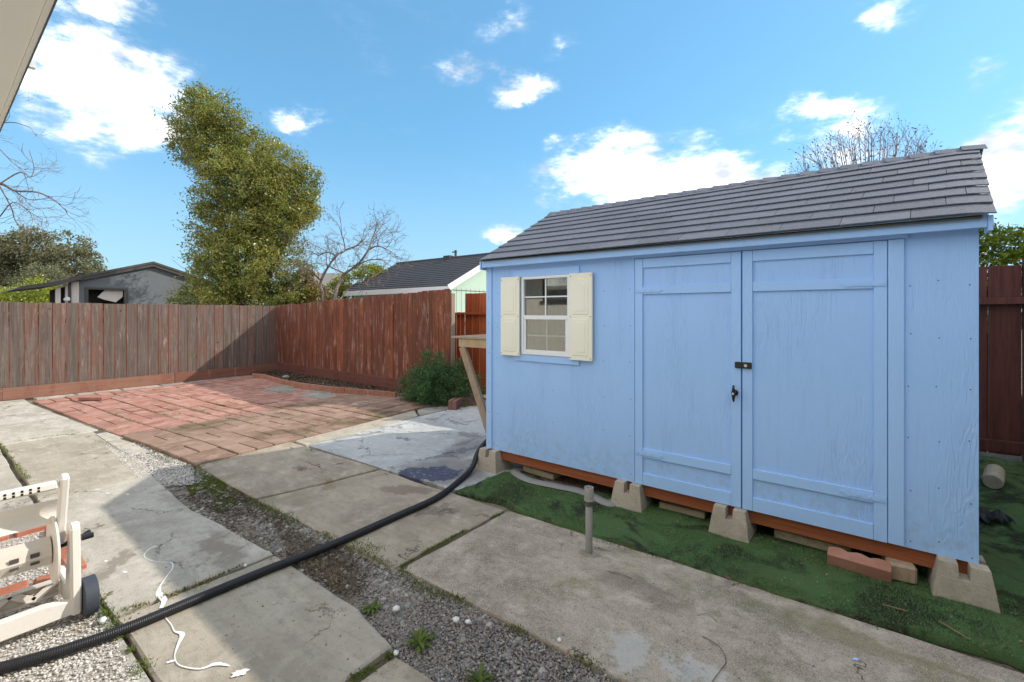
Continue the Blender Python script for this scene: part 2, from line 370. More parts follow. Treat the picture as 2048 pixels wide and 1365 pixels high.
M['steel'] = paint('brushed metal', (.55, .53, .5), .35, 0, .2, .2); M['steel'].node_tree.nodes['Principled BSDF'].inputs['Metallic'].default_value = .7
M['pipe'] = paint('weathered grey pvc', (.31, .30, .27), .65, 0, .6, .9)
M['spill'] = paint('dried white paint', (.85, .85, .83), .6, 0, .02, .05)
M['bluestain'] = paint('dark blue paint stain', (.085, .10, .19), .6, 0, .4, .5)
M['wetstain'] = paint('dark damp stain', (.15, .13, .12), .6, 0, .4, .5)
M['interior'] = paint('dark shed interior', (.05, .045, .04), .9)
M['curtain'] = paint('grey curtain', (.06, .06, .054), .9, 0, .3, .2)
M['roofgrey'] = paint('distant grey roof', (.22, .20, .18), .9, 0, .2, .3)
M['fabric'] = paint('black plastic sheet', (.015, .018, .022), .5)

def shinglemat(name, a_, b_):
    m, t, b, pos, geo, rnd = newmat(name, .88, .25)
    f = t.noise(pos, 330, 2, .6); g = t.noise(t.vm('ADD', pos, offs(t, rnd)), 3, 4, .6)
    col = t.mix(rnd, a_, b_); col = t.mix(t.math('MULTIPLY', g, .5), col, tuple(x*1.25 for x in b_))
    col = t.mix(t.math('MULTIPLY', t.ramp(f, .5, .7), .7), col, tuple(x*2.6 for x in b_))
    col = t.mix(t.math('MULTIPLY', t.ramp(f, .5, .3), .5), col, tuple(x*.35 for x in a_))
    t.put(b, 'Base Color', col); t.put(b, 'Normal', t.bump(f, .002, 1))
    return m
M['shingle'] = shinglemat('asphalt shingle', (.078, .084, .104), (.132, .140, .168))
M['shingle_f'] = shinglemat('asphalt shingle far', (.045, .048, .056), (.06, .062, .07))

def leafmat(name, cols, rough=.45, trans=.25):
    m, t, b, pos, geo, rnd = newmat(name, rough, .35)
    r = geo.outputs['Random Per Island']
    cr = t.new('ShaderNodeValToRGB', ins={0: r}); e = cr.color_ramp.elements
    e[0].color = (*cols[0], 1); e[1].color = (*cols[-1], 1)
    for i, c in enumerate(cols[1:-1]): e.new((i+1)/(len(cols)-1)).color = (*c, 1)
    big = t.noise(pos, .9, 3, .6)
    col = t.mix(t.math('MULTIPLY', t.ramp(big, .4, .65), .55), cr.outputs[0], cols[len(cols)//2])
    t.put(b, 'Base Color', col)
    tr = t.new('ShaderNodeBsdfTranslucent', ins={'Color': t.mix(.35, col, (.25, .3, .03))})
    mx = t.new('ShaderNodeMixShader', ins={0: trans, 1: b.outputs[0], 2: tr.outputs[0]})
    t.l.new(mx.outputs[0], t.n['Material Output'].inputs[0])
    return m
M['leaf_tree'] = leafmat('camphor leaves', [(.05, .10, .022), (.11, .17, .035), (.23, .28, .06), (.42, .38, .10), (.08, .14, .03), (.24, .24, .06), (.32, .22, .07)], .3, .35)
M['leaf_oak'] = leafmat('oak leaves', [(.09, .10, .05), (.14, .145, .07), (.19, .18, .10), (.24, .22, .13)], .5)
M['leaf_olive'] = leafmat('olive leaves', [(.14, .15, .08), (.18, .18, .1), (.12, .13, .07)])
M['leaf_yel'] = leafmat('yellow green leaves', [(.12, .17, .02), (.24, .30, .03), (.36, .38, .05), (.18, .2, .03)])
M['leaf_orange'] = leafmat('yellowing leaves', [(.10, .12, .02), (.26, .22, .04), (.3, .17, .04), (.16, .18, .03)])
M['leaf_bush'] = leafmat('bush leaves', [(.03, .075, .03), (.05, .12, .04), (.07, .16, .06), (.10, .19, .04), (.04, .09, .045)], .4, .15)
M['leaf_hedge'] = leafmat('hedge leaves', [(.05, .10, .015), (.12, .2, .02), (.26, .33, .03), (.04, .08, .02), (.4, .4, .06)], .3, .35)
M['weed'] = leafmat('weeds', [(.06, .10, .012), (.11, .17, .018), (.16, .2, .03), (.08, .09, .02)], .5, .3)
M['straw'] = leafmat('dry straw', [(.32, .24, .12), (.42, .34, .2), (.2, .13, .07), (.5, .42, .28)], .7, .1)
M['turfblade'] = leafmat('artificial turf blades', [(.06, .12, .045), (.09, .19, .07), (.14, .27, .11), (.08, .09, .04), (.18, .22, .10)], .4, .1)
M['litter'] = leafmat('bark and leaf litter', [(.03, .018, .012), (.07, .04, .025), (.14, .09, .06), (.02, .014, .01), (.24, .18, .12)], .85, 0)
M['pods'] = leafmat('dry seed pods', [(.07, .035, .025), (.12, .06, .05), (.16, .1, .08)], .8, .05)
M['pebble'] = leafmat('mixed pebbles', [(.11, .10, .09), (.22, .20, .175), (.07, .06, .055), (.32, .30, .26), (.16, .13, .10), (.55, .52, .47)], .75, 0)
M['gravel'] = leafmat('pea gravel', [(.13, .13, .13), (.26, .24, .22), (.19, .19, .2), (.36, .31, .27), (.1, .1, .105), (.30, .22, .17), (.48, .46, .43)], .7, 0)
M['whitegravel'] = leafmat('white gravel', [(.55, .53, .5), (.7, .68, .65), (.36, .33, .3), (.62, .58, .54), (.2, .18, .16), (.8, .78, .76)], .75, 0)
def bark(name, a_, b_):
    m, t, b, pos, geo, rnd = newmat(name, .9, .1)
    n1 = t.noise(scaled(t, pos, (12, 12, 4)), 1, 5, .7)
    t.put(b, 'Base Color', t.mix(t.ramp(n1, .35, .65), a_, b_)); t.put(b, 'Normal', t.bump(n1, .01, .8)); return m
M['bark'] = bark('grey bark', (.13, .10, .085), (.26, .21, .18))
M['bark_d'] = bark('brown bark', (.06, .045, .035), (.13, .10, .08))
M['twig'] = bark('reddish twigs', (.16, .10, .09), (.26, .18, .16))

# dirt ground
m, t, b, pos, geo, rnd = newmat('dirt and fines', .95, .1)
n1 = t.noise(pos, 2.2, 6, .7, .5); n2 = t.noise(pos, 60, 4, .75)
col = t.mix(t.ramp(n1, .35, .65), (.10, .078, .055), (.24, .21, .17))
col = t.mix(t.math('MULTIPLY', t.ramp(n2, .5, .66), .6), col, (.36, .33, .29))
t.put(b, 'Base Color', col); t.put(b, 'Normal', t.bump(t.math('ADD', n2, n1), .01, 1)); M['dirt'] = m
m, t, b, pos, geo, rnd = newmat('white fines', .95, .1)
n1 = t.noise(pos, 3.2, 6, .7, .5); n2 = t.noise(pos, 80, 4, .75)
col = t.mix(t.ramp(n1, .38, .62), (.62, .59, .54), (.40, .36, .3))
col = t.mix(t.math('MULTIPLY', t.ramp(n2, .52, .66), .6), col, (.25, .22, .19))
t.put(b, 'Base Color', col); t.put(b, 'Normal', t.bump(n2, .01, 1)); M['whitedirt'] = m
# turf backing
m, t, b, pos, geo, rnd = newmat('turf mat', .8, .15)
n1 = t.noise(pos, 2.6, 6, .72, .6); n2 = t.noise(pos, 160, 3, .7)
col = t.mix(n2, (.05, .095, .036), (.10, .19, .07))
col = t.mix(t.math('MULTIPLY', t.ramp(t.noise(pos, 1.4, 4, .6, .3), .45, .65), .5), col, (.075, .085, .03))
col = t.mix(t.math('MULTIPLY', t.ramp(n1, .47, .60), .9), col, (.022, .021, .016))
col = t.mix(t.math('MULTIPLY', t.ramp(t.noise(pos, 70, 3, .6), .69, .73), .7), col, (.35, .33, .25))
t.put(b, 'Base Color', col); t.put(b, 'Normal', t.bump(n2, .006, 1)); M['turf'] = m
# glass
def glass(name, refl, tint=(1, 1, 1)):
    m = bpy.data.materials.new(name); m.use_nodes = True; t = N(m.node_tree); t.n.remove(t.n['Principled BSDF'])
    g = t.new('ShaderNodeBsdfGlossy', ins={'Color': (*tint, 1), 'Roughness': .015}); tr = t.new('ShaderNodeBsdfTransparent', ins={'Color': (.8, .82, .8, 1)})
    lw = t.new('ShaderNodeLayerWeight', ins={'Blend': .35}); f = t.math('ADD', t.math('MULTIPLY', lw.outputs['Fresnel'], .5), refl, clamp=True)
    mx = t.new('ShaderNodeMixShader', ins={0: f, 1: tr.outputs[0], 2: g.outputs[0]}); t.l.new(mx.outputs[0], t.n['Material Output'].inputs[0]); return m
M['glass'] = glass('window glass', .13)
M['glass_d'] = glass('house window glass', .12)

# ------------------------------------------------------------------ ground and paving
g = raw('ground', [(-300, -300, -.045), (300, -300, -.045), (300, 500, -.045), (-300, 500, -.045)], [(0, 1, 2, 3)], M['dirt']); g['kind'] = 'structure'
paving = raw('concrete_paving', [(-12.2, -.6, -.035), (6, -.6, -.035), (6, 6.9, -.035), (-12.2, 6.9, -.035)], [(0, 1, 2, 3)], M['dirt']); paving['kind'] = 'structure'

def ragged(poly, step=.10, amp=.012, seed=0):
    out = []; n = len(poly)
    for i in range(n):
        a = Vector((*poly[i], 0)); b_ = Vector((*poly[(i+1) % n], 0)); L = (b_-a).length; k = max(1, int(L/step))
        nrm = Vector((-(b_-a).y, (b_-a).x, 0)).normalized()
        for j in range(k):
            p = a.lerp(b_, j/k); q = mnoise.noise(Vector((p.x*2.1+seed, p.y*2.1, seed*1.3)))+.6*mnoise.noise(Vector((p.x*9+seed, p.y*9, seed)))
            p = p+nrm*q*amp*(0 if j == 0 else 1); out.append((p.x, p.y))
    return out
def slab(poly, mat, zt=0.0, name='slab', parent=paving, amp=.014, label=None, th=.1):
    pl = ragged(poly, .09, amp, seed=len(C.objects)*.37)
    cx = sum(p[0] for p in pl)/len(pl); cy = sum(p[1] for p in pl)/len(pl)
    inner = [(p[0]+(cx-p[0])*.012/max(.2, math.hypot(cx-p[0], cy-p[1])), p[1]+(cy-p[1])*.012/max(.2, math.hypot(cx-p[0], cy-p[1]))) for p in pl]
    n = len(pl); vs = [(*p, zt-th) for p in pl]+[(*p, zt-.008) for p in pl]+[(*p, zt) for p in inner]
    fs = [(i, (i+1) % n, n+(i+1) % n, n+i) for i in range(n)]+[(n+i, n+(i+1) % n, 2*n+(i+1) % n, 2*n+i) for i in range(n)]+[tuple(range(2*n, 3*n))]
    o = raw(name, vs, fs, mat, parent)
    if label: o['label'] = label
    return o
slab([(-3.0, .60), (-1.72, .62), (-1.74, 1.34), (-2.1, 1.40), (-2.98, 1.38)], M['conc_b'], 0.0)
slab([(-1.70, .60), (-.1, .62), (-.1, 1.30), (-1.0, 1.33), (-1.68, 1.31)], M['conc'], -.004)
slab([(-5.42, .59), (-3.03, .60), (-3.01, 1.38), (-3.6, 1.34), (-4.3, 1.30), (-5.0, 1.32), (-5.42, 1.34)], M['conc_l'], .003)
slab([(-7.95, .57), (-5.45, .59), (-5.45, 1.34), (-5.9, 1.42), (-6.7, 1.40), (-7.4, 1.36), (-7.95, 1.36)], M['conc_b'], 0.0)
slab([(-11.92, .49), (-7.98, .57), (-7.98, 1.42), (-9.6, 1.28), (-11.4, 1.12), (-11.92, 1.12)], M['conc_l'], .004)
slab([(-9.4, -.5), (-5.25, -.5), (-5.25, .555), (-9.4, .535)], M['conc_l'], -.002)
slab([(-11.9, -.5), (-9.43, -.5), (-9.43, .535), (-11.9, .48)], M['conc'], .002)
slab([(-5.5, 1.715), (-4.02, 1.69), (-3.90, 2.20), (-3.82, 2.77), (-5.48, 2.70)], M['conc'], .004)
slab([(-3.985, 1.69), (-2.26, 1.76), (-2.24, 2.80), (-3.0, 2.78), (-3.785, 2.77), (-3.87, 2.2)], M['conc'], .0)
slab([(-2.22, 1.77), (-1.2, 1.80), (-.2, 1.84), (3.5, 1.95), (3.5, 3.05), (.6, 2.90), (-1.0, 2.86), (-2.205, 2.80)], M['conc_r'], .002)
slab([(-.08, .5), (3.5, .5), (3.5, 1.92), (-.08, 1.82)], M['conc_r'], -.002)
slab([(-5.12, 2.76), (-3.8, 2.80), (-2.62, 2.86), (-2.62, 6.3), (-5.3, 6.3), (-5.25, 4.6)], M['conc_p'], .006, label='white painted concrete slab with blue stains')
slab([(-5.52, 2.74), (-5.16, 2.745), (-5.29, 4.55), (-5.8, 4.9)], M['conc_b'], .002)
slab([(-5.80, 4.94), (-5.30, 4.60), (-5.34, 5.6), (-5.85, 5.5)], M['stone'], .0)
for a_, b_ in ((-7.75, -7.25), (-7.23, -6.8), (-6.78, -6.32)):           # old kerb pieces between path and patio
    slab([(a_, 1.34+.02*(a_+8)), (b_, 1.34+.02*(b_+8)), (b_, 1.50+.035*(b_+8)), (a_, 1.45+.035*(a_+8))], M['conc_l'], .008, 'kerb_piece')
for a_ in np.arange(-11.6, -8.6, .52):                                    # narrow concrete strip under the left fence
    pass
pos_y = 1.25
while pos_y < 5.0:
    L = random.uniform(.45, .8)
    x0 = -11.93-.035*(pos_y-.8)
    slab([(x0-.15, pos_y), (x0+.28, pos_y), (x0+.28, min(5, pos_y+L-.03)), (x0-.15, min(5, pos_y+L-.03))], M['conc_l'] if pos_y < 3 else M['stone'], random.uniform(-.004, .006), 'kerb_piece')
    pos_y += L

# ---- brick patio: every paver is an object
bed = raw('brick_patio', [(-11.75, 1.02, -.005), (-5.33, 1.62, -.005), (-5.72, 5.55, -.005), (-12.1, 5.2, -.005)], [(0, 1, 2, 3)], M['dirt']); bed['kind'] = 'structure'
O0 = Vector((-5.33, 1.69, 0)); ex = Vector((-.9962, -.087, 0)); ey = Vector((-.100, .995, 0))
def paver_mesh(lx, ly, name, mat):
    o = MB().box(-lx/2+.0055, lx/2-.0055, -ly/2+.0055, ly/2-.0055, -.05, 0).build(name, mat, None, .007)
    me = o.data; bpy.data.objects.remove(o); return me
PM = {(k, s_): paver_mesh(*s_, k, M[q]) for k, q in (('paver', 'red'), ('paver_b', 'brown'), ('paver_s', 'stone')) for s_ in ((.40, .20), (.20, .40), (.40, .40))}
def pave(u, v, s_, k, dz=0):
    o = bpy.data.objects.new('stone_paver' if k == 'paver_s' else 'brick', PM[(k, s_)]); link(o, bed)
    c = O0+ex*u+ey*v
    und = .012*math.sin(u*1.7)+.008*math.sin(v*2.3+u)
    o.location = (c.x, c.y, .018+und+random.uniform(-.003, .003)+dz)
    o.rotation_euler = (random.gauss(0, .008), random.gauss(0, .008), R(5)+random.gauss(0, .008))
    return o
for i in range(15):
    for j in range(9):
        u, v = .20+i*.405, .20+j*.405
        if v > 3.7 and u > 1: continue
        if i < 5:                                   # brown basket weave
            if (i+j) % 2:
                pave(u, v-.101, (.40, .20), 'paver_b'); pave(u, v+.101, (.40, .20), 'paver_b')
            else:
                pave(u-.101, v, (.20, .40), 'paver_b'); pave(u+.101, v, (.20, .40), 'paver_b')
        else:
            k = 'paver' if v < 2.9 or u > 4 else ('paver_s' if random.random() < .5 else 'paver')
            r_ = (i*3+j*5) % 4
            lift = .02 if (i == 14) else 0
            if i == 13 and j == 2: lift = .0
            if r_ == 1: pave(u, v-.101, (.40, .20), k, lift); pave(u, v+.101, (.40, .20), k, lift)
            elif r_ == 3: pave(u-.101, v, (.20, .40), k, lift); pave(u+.101, v, (.20, .40), k, lift)
            elif (i+j) % 3: pave(u, v-.101, (.40, .20), k, lift); pave(u, v+.101, (.40, .20), k, lift)
            else: pave(u-.101, v, (.20, .40), k, lift); pave(u+.101, v, (.20, .40), k, lift)
# grey slabs that close the patio towards the planting bed
xx = -11.55
while xx < -6.3:
    L = random.uniform(.45, .75); t_ = (xx+11.6)/5.4
    y0 = 4.62+.45*t_
    slab([(xx, y0), (xx+L-.03, y0+.03), (xx+L-.03, y0+.40), (xx, y0+.36)], M['stone'], random.uniform(-.002, .01), 'stone_paver', bed)
    xx += L
lb = MB().box(-.2, .2, -.1, .1, 0, .055).build('loose_brick', M['red'], None, .006)
lb.location = (*G(190, 800, .03), .035); lb.rotation_euler = (0, 0, R(40)); tag(lb, 'loose red paver lying on top of the brick patio near the left fence', 'brick')

# ------------------------------------------------------------------ scattered stones and blades
ico = bmesh.new(); bmesh.ops.create_icosphere(ico, subdivisions=1, radius=1.0)
IV = np.array([v.co[:] for v in ico.verts]); IF = np.array([[v.index for v in f.verts] for f in ico.faces]); ico.free()
OV = np.array([(1, 0, 0), (-1, 0, 0), (0, 1, 0), (0, -1, 0), (0, 0, 1), (0, 0, -1)], float)
OF = np.array([(0, 2, 4), (2, 1, 4), (1, 3, 4), (3, 0, 4), (2, 0, 5), (1, 2, 5), (3, 1, 5), (0, 3, 5)])
def inside(poly, pts):
    x, y = pts[:, 0], pts[:, 1]; r = np.zeros(len(pts), bool); n = len(poly)
    for i in range(n):
        x1, y1 = poly[i]; x2, y2 = poly[(i+1) % n]
        c = (y1 > y) != (y2 > y)
        r ^= c & (x < (x2-x1)*(y-y1)/((y2-y1) if y2 != y1 else 1e-9)+x1)
    return r
def sample(poly, n, dens=None):
    P_ = np.array(poly); lo, hi = P_.min(0), P_.max(0); out = []
    while sum(map(len, out)) < n:
        q = rng.uniform(lo, hi, (n*2, 2)); q = q[inside(poly, q)]
        if dens is not None: q = q[rng.random(len(q)) < dens(q[:, 0], q[:, 1])]
        out.append(q)
    return np.concatenate(out)[:n]
def stones(name, pts, rmin, rmax, z, mat, flat=.6, hi=False, pw=2.0, **tg):
    V0, F0 = (IV, IF) if hi else (OV, OF); n = len(pts)
    r = rmin+(rmax-rmin)*rng.random(n)**pw; a = rng.random(n)*6.283
    sx = r*rng.uniform(.8, 1.35, n); sy = r*rng.uniform(.7, 1.1, n); sz = r*flat*rng.uniform(.7, 1.2, n)
    V = V0[None]*(1+rng.uniform(-.18, .18, (n, len(V0), 1)))
    V = V*np.stack([sx, sy, sz], 1)[:, None, :]
    x = V[..., 0]*np.cos(a)[:, None]-V[..., 1]*np.sin(a)[:, None]; y = V[..., 0]*np.sin(a)[:, None]+V[..., 1]*np.cos(a)[:, None]
    zz = V[..., 2]+(z if np.isscalar(z) else np.asarray(z)[:, None])+sz[:, None]*.5
    V = np.stack([x+pts[:, 0:1], y+pts[:, 1:2], zz], -1).reshape(-1, 3)
    Fc = (F0[None]+(np.arange(n)*len(V0))[:, None, None]).reshape(-1, 3)
    o = npmesh(name, V, Fc, mat); tag(o, **tg); return o
def blades(name, pts, h, wd, z, mat, lean=.6, parent=None, **tg):
    n = len(pts); a = rng.random(n)*6.283; hh = h*rng.uniform(.5, 1.2, n); ww = wd*rng.uniform(.6, 1.3, n)
    lx = np.cos(a)*hh*lean*rng.random(n); ly = np.sin(a)*hh*lean*rng.random(n); b_ = rng.random(n)*6.283
    base = np.column_stack([pts, np.full(n, z) if np.isscalar(z) else z])
    dx = np.column_stack([np.cos(b_)*ww, np.sin(b_)*ww, np.zeros(n)])
    V = np.stack([base-dx/2, base+dx/2, base+np.column_stack([lx, ly, hh])], 1).reshape(-1, 3)
    o = npmesh(name, V, np.arange(3*n).reshape(-1, 3), mat, parent); tag(o, **tg); return o
def leaves(name, ctr, size, mat, parent=None, ratio=.45, seed=0, updown=.0, **tg):      # folded two-triangle leaves
    n = len(ctr); a = rng.normal(size=(n, 3)); a[:, 2] += updown; a /= np.linalg.norm(a, axis=1)[:, None]
    b_ = rng.normal(size=(n, 3)); b_ -= (b_*a).sum(1)[:, None]*a; b_ /= np.linalg.norm(b_, axis=1)[:, None]
    c_ = np.cross(a, b_); L = (size*rng.uniform(.6, 1.35, n))[:, None]; Wd = L*ratio
    V = np.stack([ctr-b_*L/2, ctr+c_*Wd/2+a*Wd*.2, ctr+b_*L/2, ctr-c_*Wd/2+a*Wd*.2], 1).reshape(-1, 3)
    o = npmesh(name, V, np.arange(4*n).reshape(-1, 4), mat, parent); tag(o, **tg); return o

gs = [(-5.55, 1.40), (-5.0, 1.30), (-4.3, 1.27), (-3.6, 1.30), (-3.0, 1.36), (-2.1, 1.38), (-1.7, 1.30), (-1.0, 1.31), (.1, 1.28), (.1, 1.86), (-.2, 1.87), (-1.2, 1.83), (-2.2, 1.80), (-3.9, 1.73), (-5.3, 1.73)]
gm = raw('gravel_strip', [(x, y, -.022) for x, y in gs], [tuple(range(len(gs)))], M['dirt']); gm['kind'] = 'structure'
stones('pebbles', sample(gs, 5200, lambda x, y: np.where(x < -1.9, .25+.75*((np.sin(x*3.1)+np.sin(y*11+x*2)) > -.3), .12)), .006, .021, -.024, M['pebble'], .6, True, 2.2, label='mixed rounded pebbles and dirt in the strip between the slabs', cat='pebbles', kind='stuff')
leaves('strip_litter', np.column_stack([sample([(-4.6, 1.35), (-3.0, 1.38), (-2.2, 1.42), (-2.3, 1.72), (-4.5, 1.70)], 5200, lambda x, y: np.where(np.sin(x*4.3)+np.sin(y*19+x*3) > -.5, 1, .15)), rng.uniform(-.018, -.002, 5200)]), .016, M['litter'], label='brown soil crumbs and leaf litter between the pebbles of the strip', cat='litter', kind='stuff', updown=2)
stones('pea_gravel', sample(gs, 26000, lambda x, y: np.clip((x+2.55)*1.6+.5*np.sin(y*17+x*6), .0, 1)), .0035, .0095, -.020, M['gravel'], .8, False, 1.2, label='fine grey pea gravel filling the near end of the strip', cat='gravel', kind='stuff')
gl = [(-7.2, 1.42), (-5.9, 1.44), (-5.4, 1.36), (-5.0, 1.33), (-4.85, 1.5), (-5.4, 1.66), (-6.2, 1.60), (-7.2, 1.53)]
raw('gravel_patch', [(x, y, -.012) for x, y in gl], [tuple(range(len(gl)))], M['whitedirt'])['kind'] = 'structure'
stones('pale_gravel', sample([(-7.0, 1.30), (-5.0, 1.22), (-4.8, 1.5), (-5.35, 1.68), (-6.9, 1.56)], 7000), .003, .012, -.004, M['whitegravel'], .6, False, 2, label='pale loose gravel spread beside the corner of the brick patio', cat='gravel', kind='stuff')
wg = [(-4.95, -.5), (1, -.5), (1, .60), (-1.7, .60), (-3.0, .585), (-4.95, .58)]
raw('gravel_bed', [(x, y, -.012) for x, y in wg], [tuple(range(len(wg)))], M['whitedirt'])['kind'] = 'structure'
stones('white_gravel', sample([(-4.9, -.2), (-1.4, -.2), (-1.6, .57), (-4.9, .56)], 24000), .003, .010, -.010, M['whitegravel'], .7, False, 1.5, label='white and grey gravel around the hose cart and brick border', cat='gravel', kind='stuff')
cr_ = np.concatenate([sample([(-11, .55), (-5.5, .6), (-5.5, 1.3), (-11, 1.0)], 160), sample([(-5, 2.9), (-2.8, 2.9), (-2.8, 5.5), (-5, 5.5)], 160), sample([(-2.2, 1.7), (-.1, 1.8), (-.1, 2.5), (-1.4, 2.1), (-2.2, 1.95)], 900), sample([(-3.0, .6), (-1.7, .62), (-.5, 1.1), (-1.6, 1.36), (-2.9, 1.38)], 260), sample([(-5.4, .6), (-3, .6), (-3, 1.3), (-5.4, 1.3)], 110), sample([(-2.2, 1.8), (3, 1.9), (3, 2.8), (-2.2, 2.7)], 420), sample([(-5, 1.75), (-2.3, 1.8), (-2.3, 2.7), (-5, 2.7)], 160)])
stones('grit', cr_, .0015, .006, 0.0, M['gravel'], .8, False, 3, label='small dark grit scattered over the concrete slabs', cat='grit', kind='stuff')
PL = ['left one of two white pebbles at the gravel edge below the bushy weed', 'right one of two white pebbles at the gravel edge below the bushy weed', 'white shell chip on the slab edge by the gravel below the hose', 'flat white pebble at the slab corner left of the dandelion weed', 'white pebble lying at the right edge of the pea gravel', 'pinkish white pebble by the cart wheel at the slab corner', 'white pebble on the turf in front of the pink edging block', 'tiny pale pebble on the sunny part of the slab below the hose', 'tiny pale pebble on the shaded slab above the hose']
for k, (px, py, r_) in enumerate([(912, 1240, .019), (936, 1243, .02), (793, 1218, .02), (792, 1305, .017), (1119, 1279, .014), (205, 1240, .02), (1671, 1127, .012), (548, 1205, .008), (491, 1130, .01)]):
    pt = np.array([G(px, py, .01)])
    stones('white_pebble', pt, r_, r_*1.01, .004, M['whitetrim'], .6, True, label=PL[k], cat='pebble', group='white pebbles lying loose')

def alongpx(pts, n, sd):                       # points scattered along a traced joint
    q = [Vector((*G(*p), 0)) for p in pts]; L = [0]
    for i in range(1, len(q)): L.append(L[-1]+(q[i]-q[i-1]).length)
    s_ = rng.random(n)*L[-1]; s_ = s_[(np.sin(s_*5.3)+np.sin(s_*13.7+2)+.6*np.sin(s_*37)) > -.25]
    out = [[np.interp(a, L, [v.x for v in q]), np.interp(a, L, [v.y for v in q])] for a in s_]
    return np.array(out)+rng.normal(0, sd, (len(out), 2))
jl = [([(392, 940), (450, 975), (520, 1010), (600, 1050), (680, 1085), (740, 1110), (800, 1140)], 2600, .022), ([(800, 1138), (850, 1180), (920, 1200), (1000, 1245), (1080, 1280), (1200, 1335)], 1500, .02),
      ([(802, 1135), (860, 1100), (930, 1062), (1020, 1020)], 1300, .008), ([(182, 1185), (215, 1230), (260, 1300), (310, 1365)], 1200, .022), ([(240, 1225), (300, 1205), (400, 1170), (540, 1105)], 500, .010),
      ([(700, 1362), (745, 1340), (790, 1305)], 500, .012), ([(0, 888), (40, 940), (80, 990)], 1100, .012), ([(20, 885), (110, 872), (190, 866)], 260, .01), ([(0, 808), (100, 795), (200, 785), (350, 775), (500, 757)], 1400, .05),
      ([(390, 938), (510, 900), (600, 878), (700, 852), (840, 818)], 1800, .018), ([(250, 875), (330, 858), (420, 838), (500, 822), (600, 800)], 900, .03), ([(300, 905), (340, 925), (392, 938)], 400, .02),
      ([(130, 855), (190, 880), (240, 900), (290, 905)], 300, .02), ([(630, 898), (700, 915), (800, 945), (905, 978)], 500, .02), ([(700, 1080), (760, 1100)], 250, .03),
      ([(400, 880), (450, 870), (560, 860), (640, 850)], 500, .12), ([(230, 820), (330, 810), (420, 800)], 350, .25), ([(520, 760), (600, 775), (700, 785)], 200, .06)]
pj = []
for _ in range(230):                            # moss in the joints of the patio
    u = round(random.uniform(0, 14))*.405; v = round(random.uniform(0, 8))*.405; L = random.uniform(.1, .45); hor = random.random() < .5; k = int(L*110*random.uniform(.4, 1.3))
    tt = rng.random(k)*L
    uu = (u+tt+rng.normal(0, .004, k)) if hor else (np.full(k, u)+rng.normal(0, .006, k)); vv = (np.full(k, v)+rng.normal(0, .006, k)) if hor else (v+tt)
    pj.append(np.column_stack([O0.x+ex.x*uu+ey.x*vv, O0.y+ex.y*uu+ey.y*vv]))
blades('patio_moss', np.concatenate(pj), .016, .008, .012, M['weed'], 1.3, label='moss and tiny weeds in the joints of the brick patio', cat='moss', kind='stuff')
blades('joint_weeds', np.concatenate([alongpx(*j) for j in jl]), .014, .006, 0.0, M['weed'], 1.0, label='short moss and weeds growing in the joints of the paving', cat='weeds', kind='stuff')
mossp = [(-5.0, 1.48), (-4.4, 1.38), (-3.95, 1.42), (-4.1, 1.66), (-4.7, 1.70), (-5.0, 1.66)]
blades('moss_patch', sample(mossp, 9000, lambda x, y: (np.sin(x*9)+np.sin(y*23+x*5)) > -.4), .010, .005, -.015, M['weed'], 1.2, label='flat green moss covering the shaded gravel near the patio corner', cat='moss', kind='stuff')
blades('dry_straw', np.concatenate([alongpx([(240, 1228), (300, 1207), (360, 1185), (440, 1155)], 300, .022), alongpx([(450, 1040), (500, 1080), (560, 1110), (640, 1150)], 600, .05), alongpx([(600, 1105), (700, 1170)], 300, .04)]), .020, .004, 0.0, M['straw'], 2.2, label='dry grass straw caught in the joint beside the black hose', cat='straw', kind='stuff')
def rosette(px, py, r_, n, mat='weed', **tg):
    c = Vector((*G(px, py), -.01)); mb = MB()
    for i in range(n):
        a = random.random()*6.283; L = r_*random.uniform(.5, 1.1); w_ = L*random.uniform(.16, .28); up = random.uniform(.15, .7)
        d = Vector((math.cos(a), math.sin(a), 0)); s_ = Vector((-d.y, d.x, 0))
        pts = [(0, .25, 0), (.4, .8, up*.6), (.75, 1, up*.75), (1, .1, up*.6)]
        vs = []
        for f_, w2, z_ in pts: vs += [c+d*L*f_+s_*w_*w2/2+Vector((0, 0, L*z_)), c+d*L*f_-s_*w_*w2/2+Vector((0, 0, L*z_))]
        mb.add(vs, [(0, 1, 3, 2), (2, 3, 5, 4), (4, 5, 7, 6)])
    tag(mb.build('weed', M[mat]), **tg)
rosette(838, 1285, .085, 34, label='leafy green dandelion weed growing in the grey gravel', cat='weed')
rosette(745, 1215, .06, 40, label='small bushy weed at the edge of the gravel strip below the hose', cat='weed')
rosette(960, 1362, .08, 20, label='bright green weed at the bottom edge of the photo in the gravel', cat='weed')
rosette(215, 1225, .045, 22, label='tuft of green weed beside the cart wheel at the slab corner', cat='weed')
rosette(262, 1297, .03, 26, label='small clump of moss weed at the slab edge below the hose', cat='weed')
rosette(618, 902, .05, 22, label='small weed at the corner of the white painted slab', cat='weed')
rosette(205, 1195, .05, 30, 'leaf_orange', label='reddish green weed growing by the slab edge behind the wheel', cat='weed')
rosette(296, 1203, .02, 16, label='tiny weed in the slab joint above the hose', cat='weed')

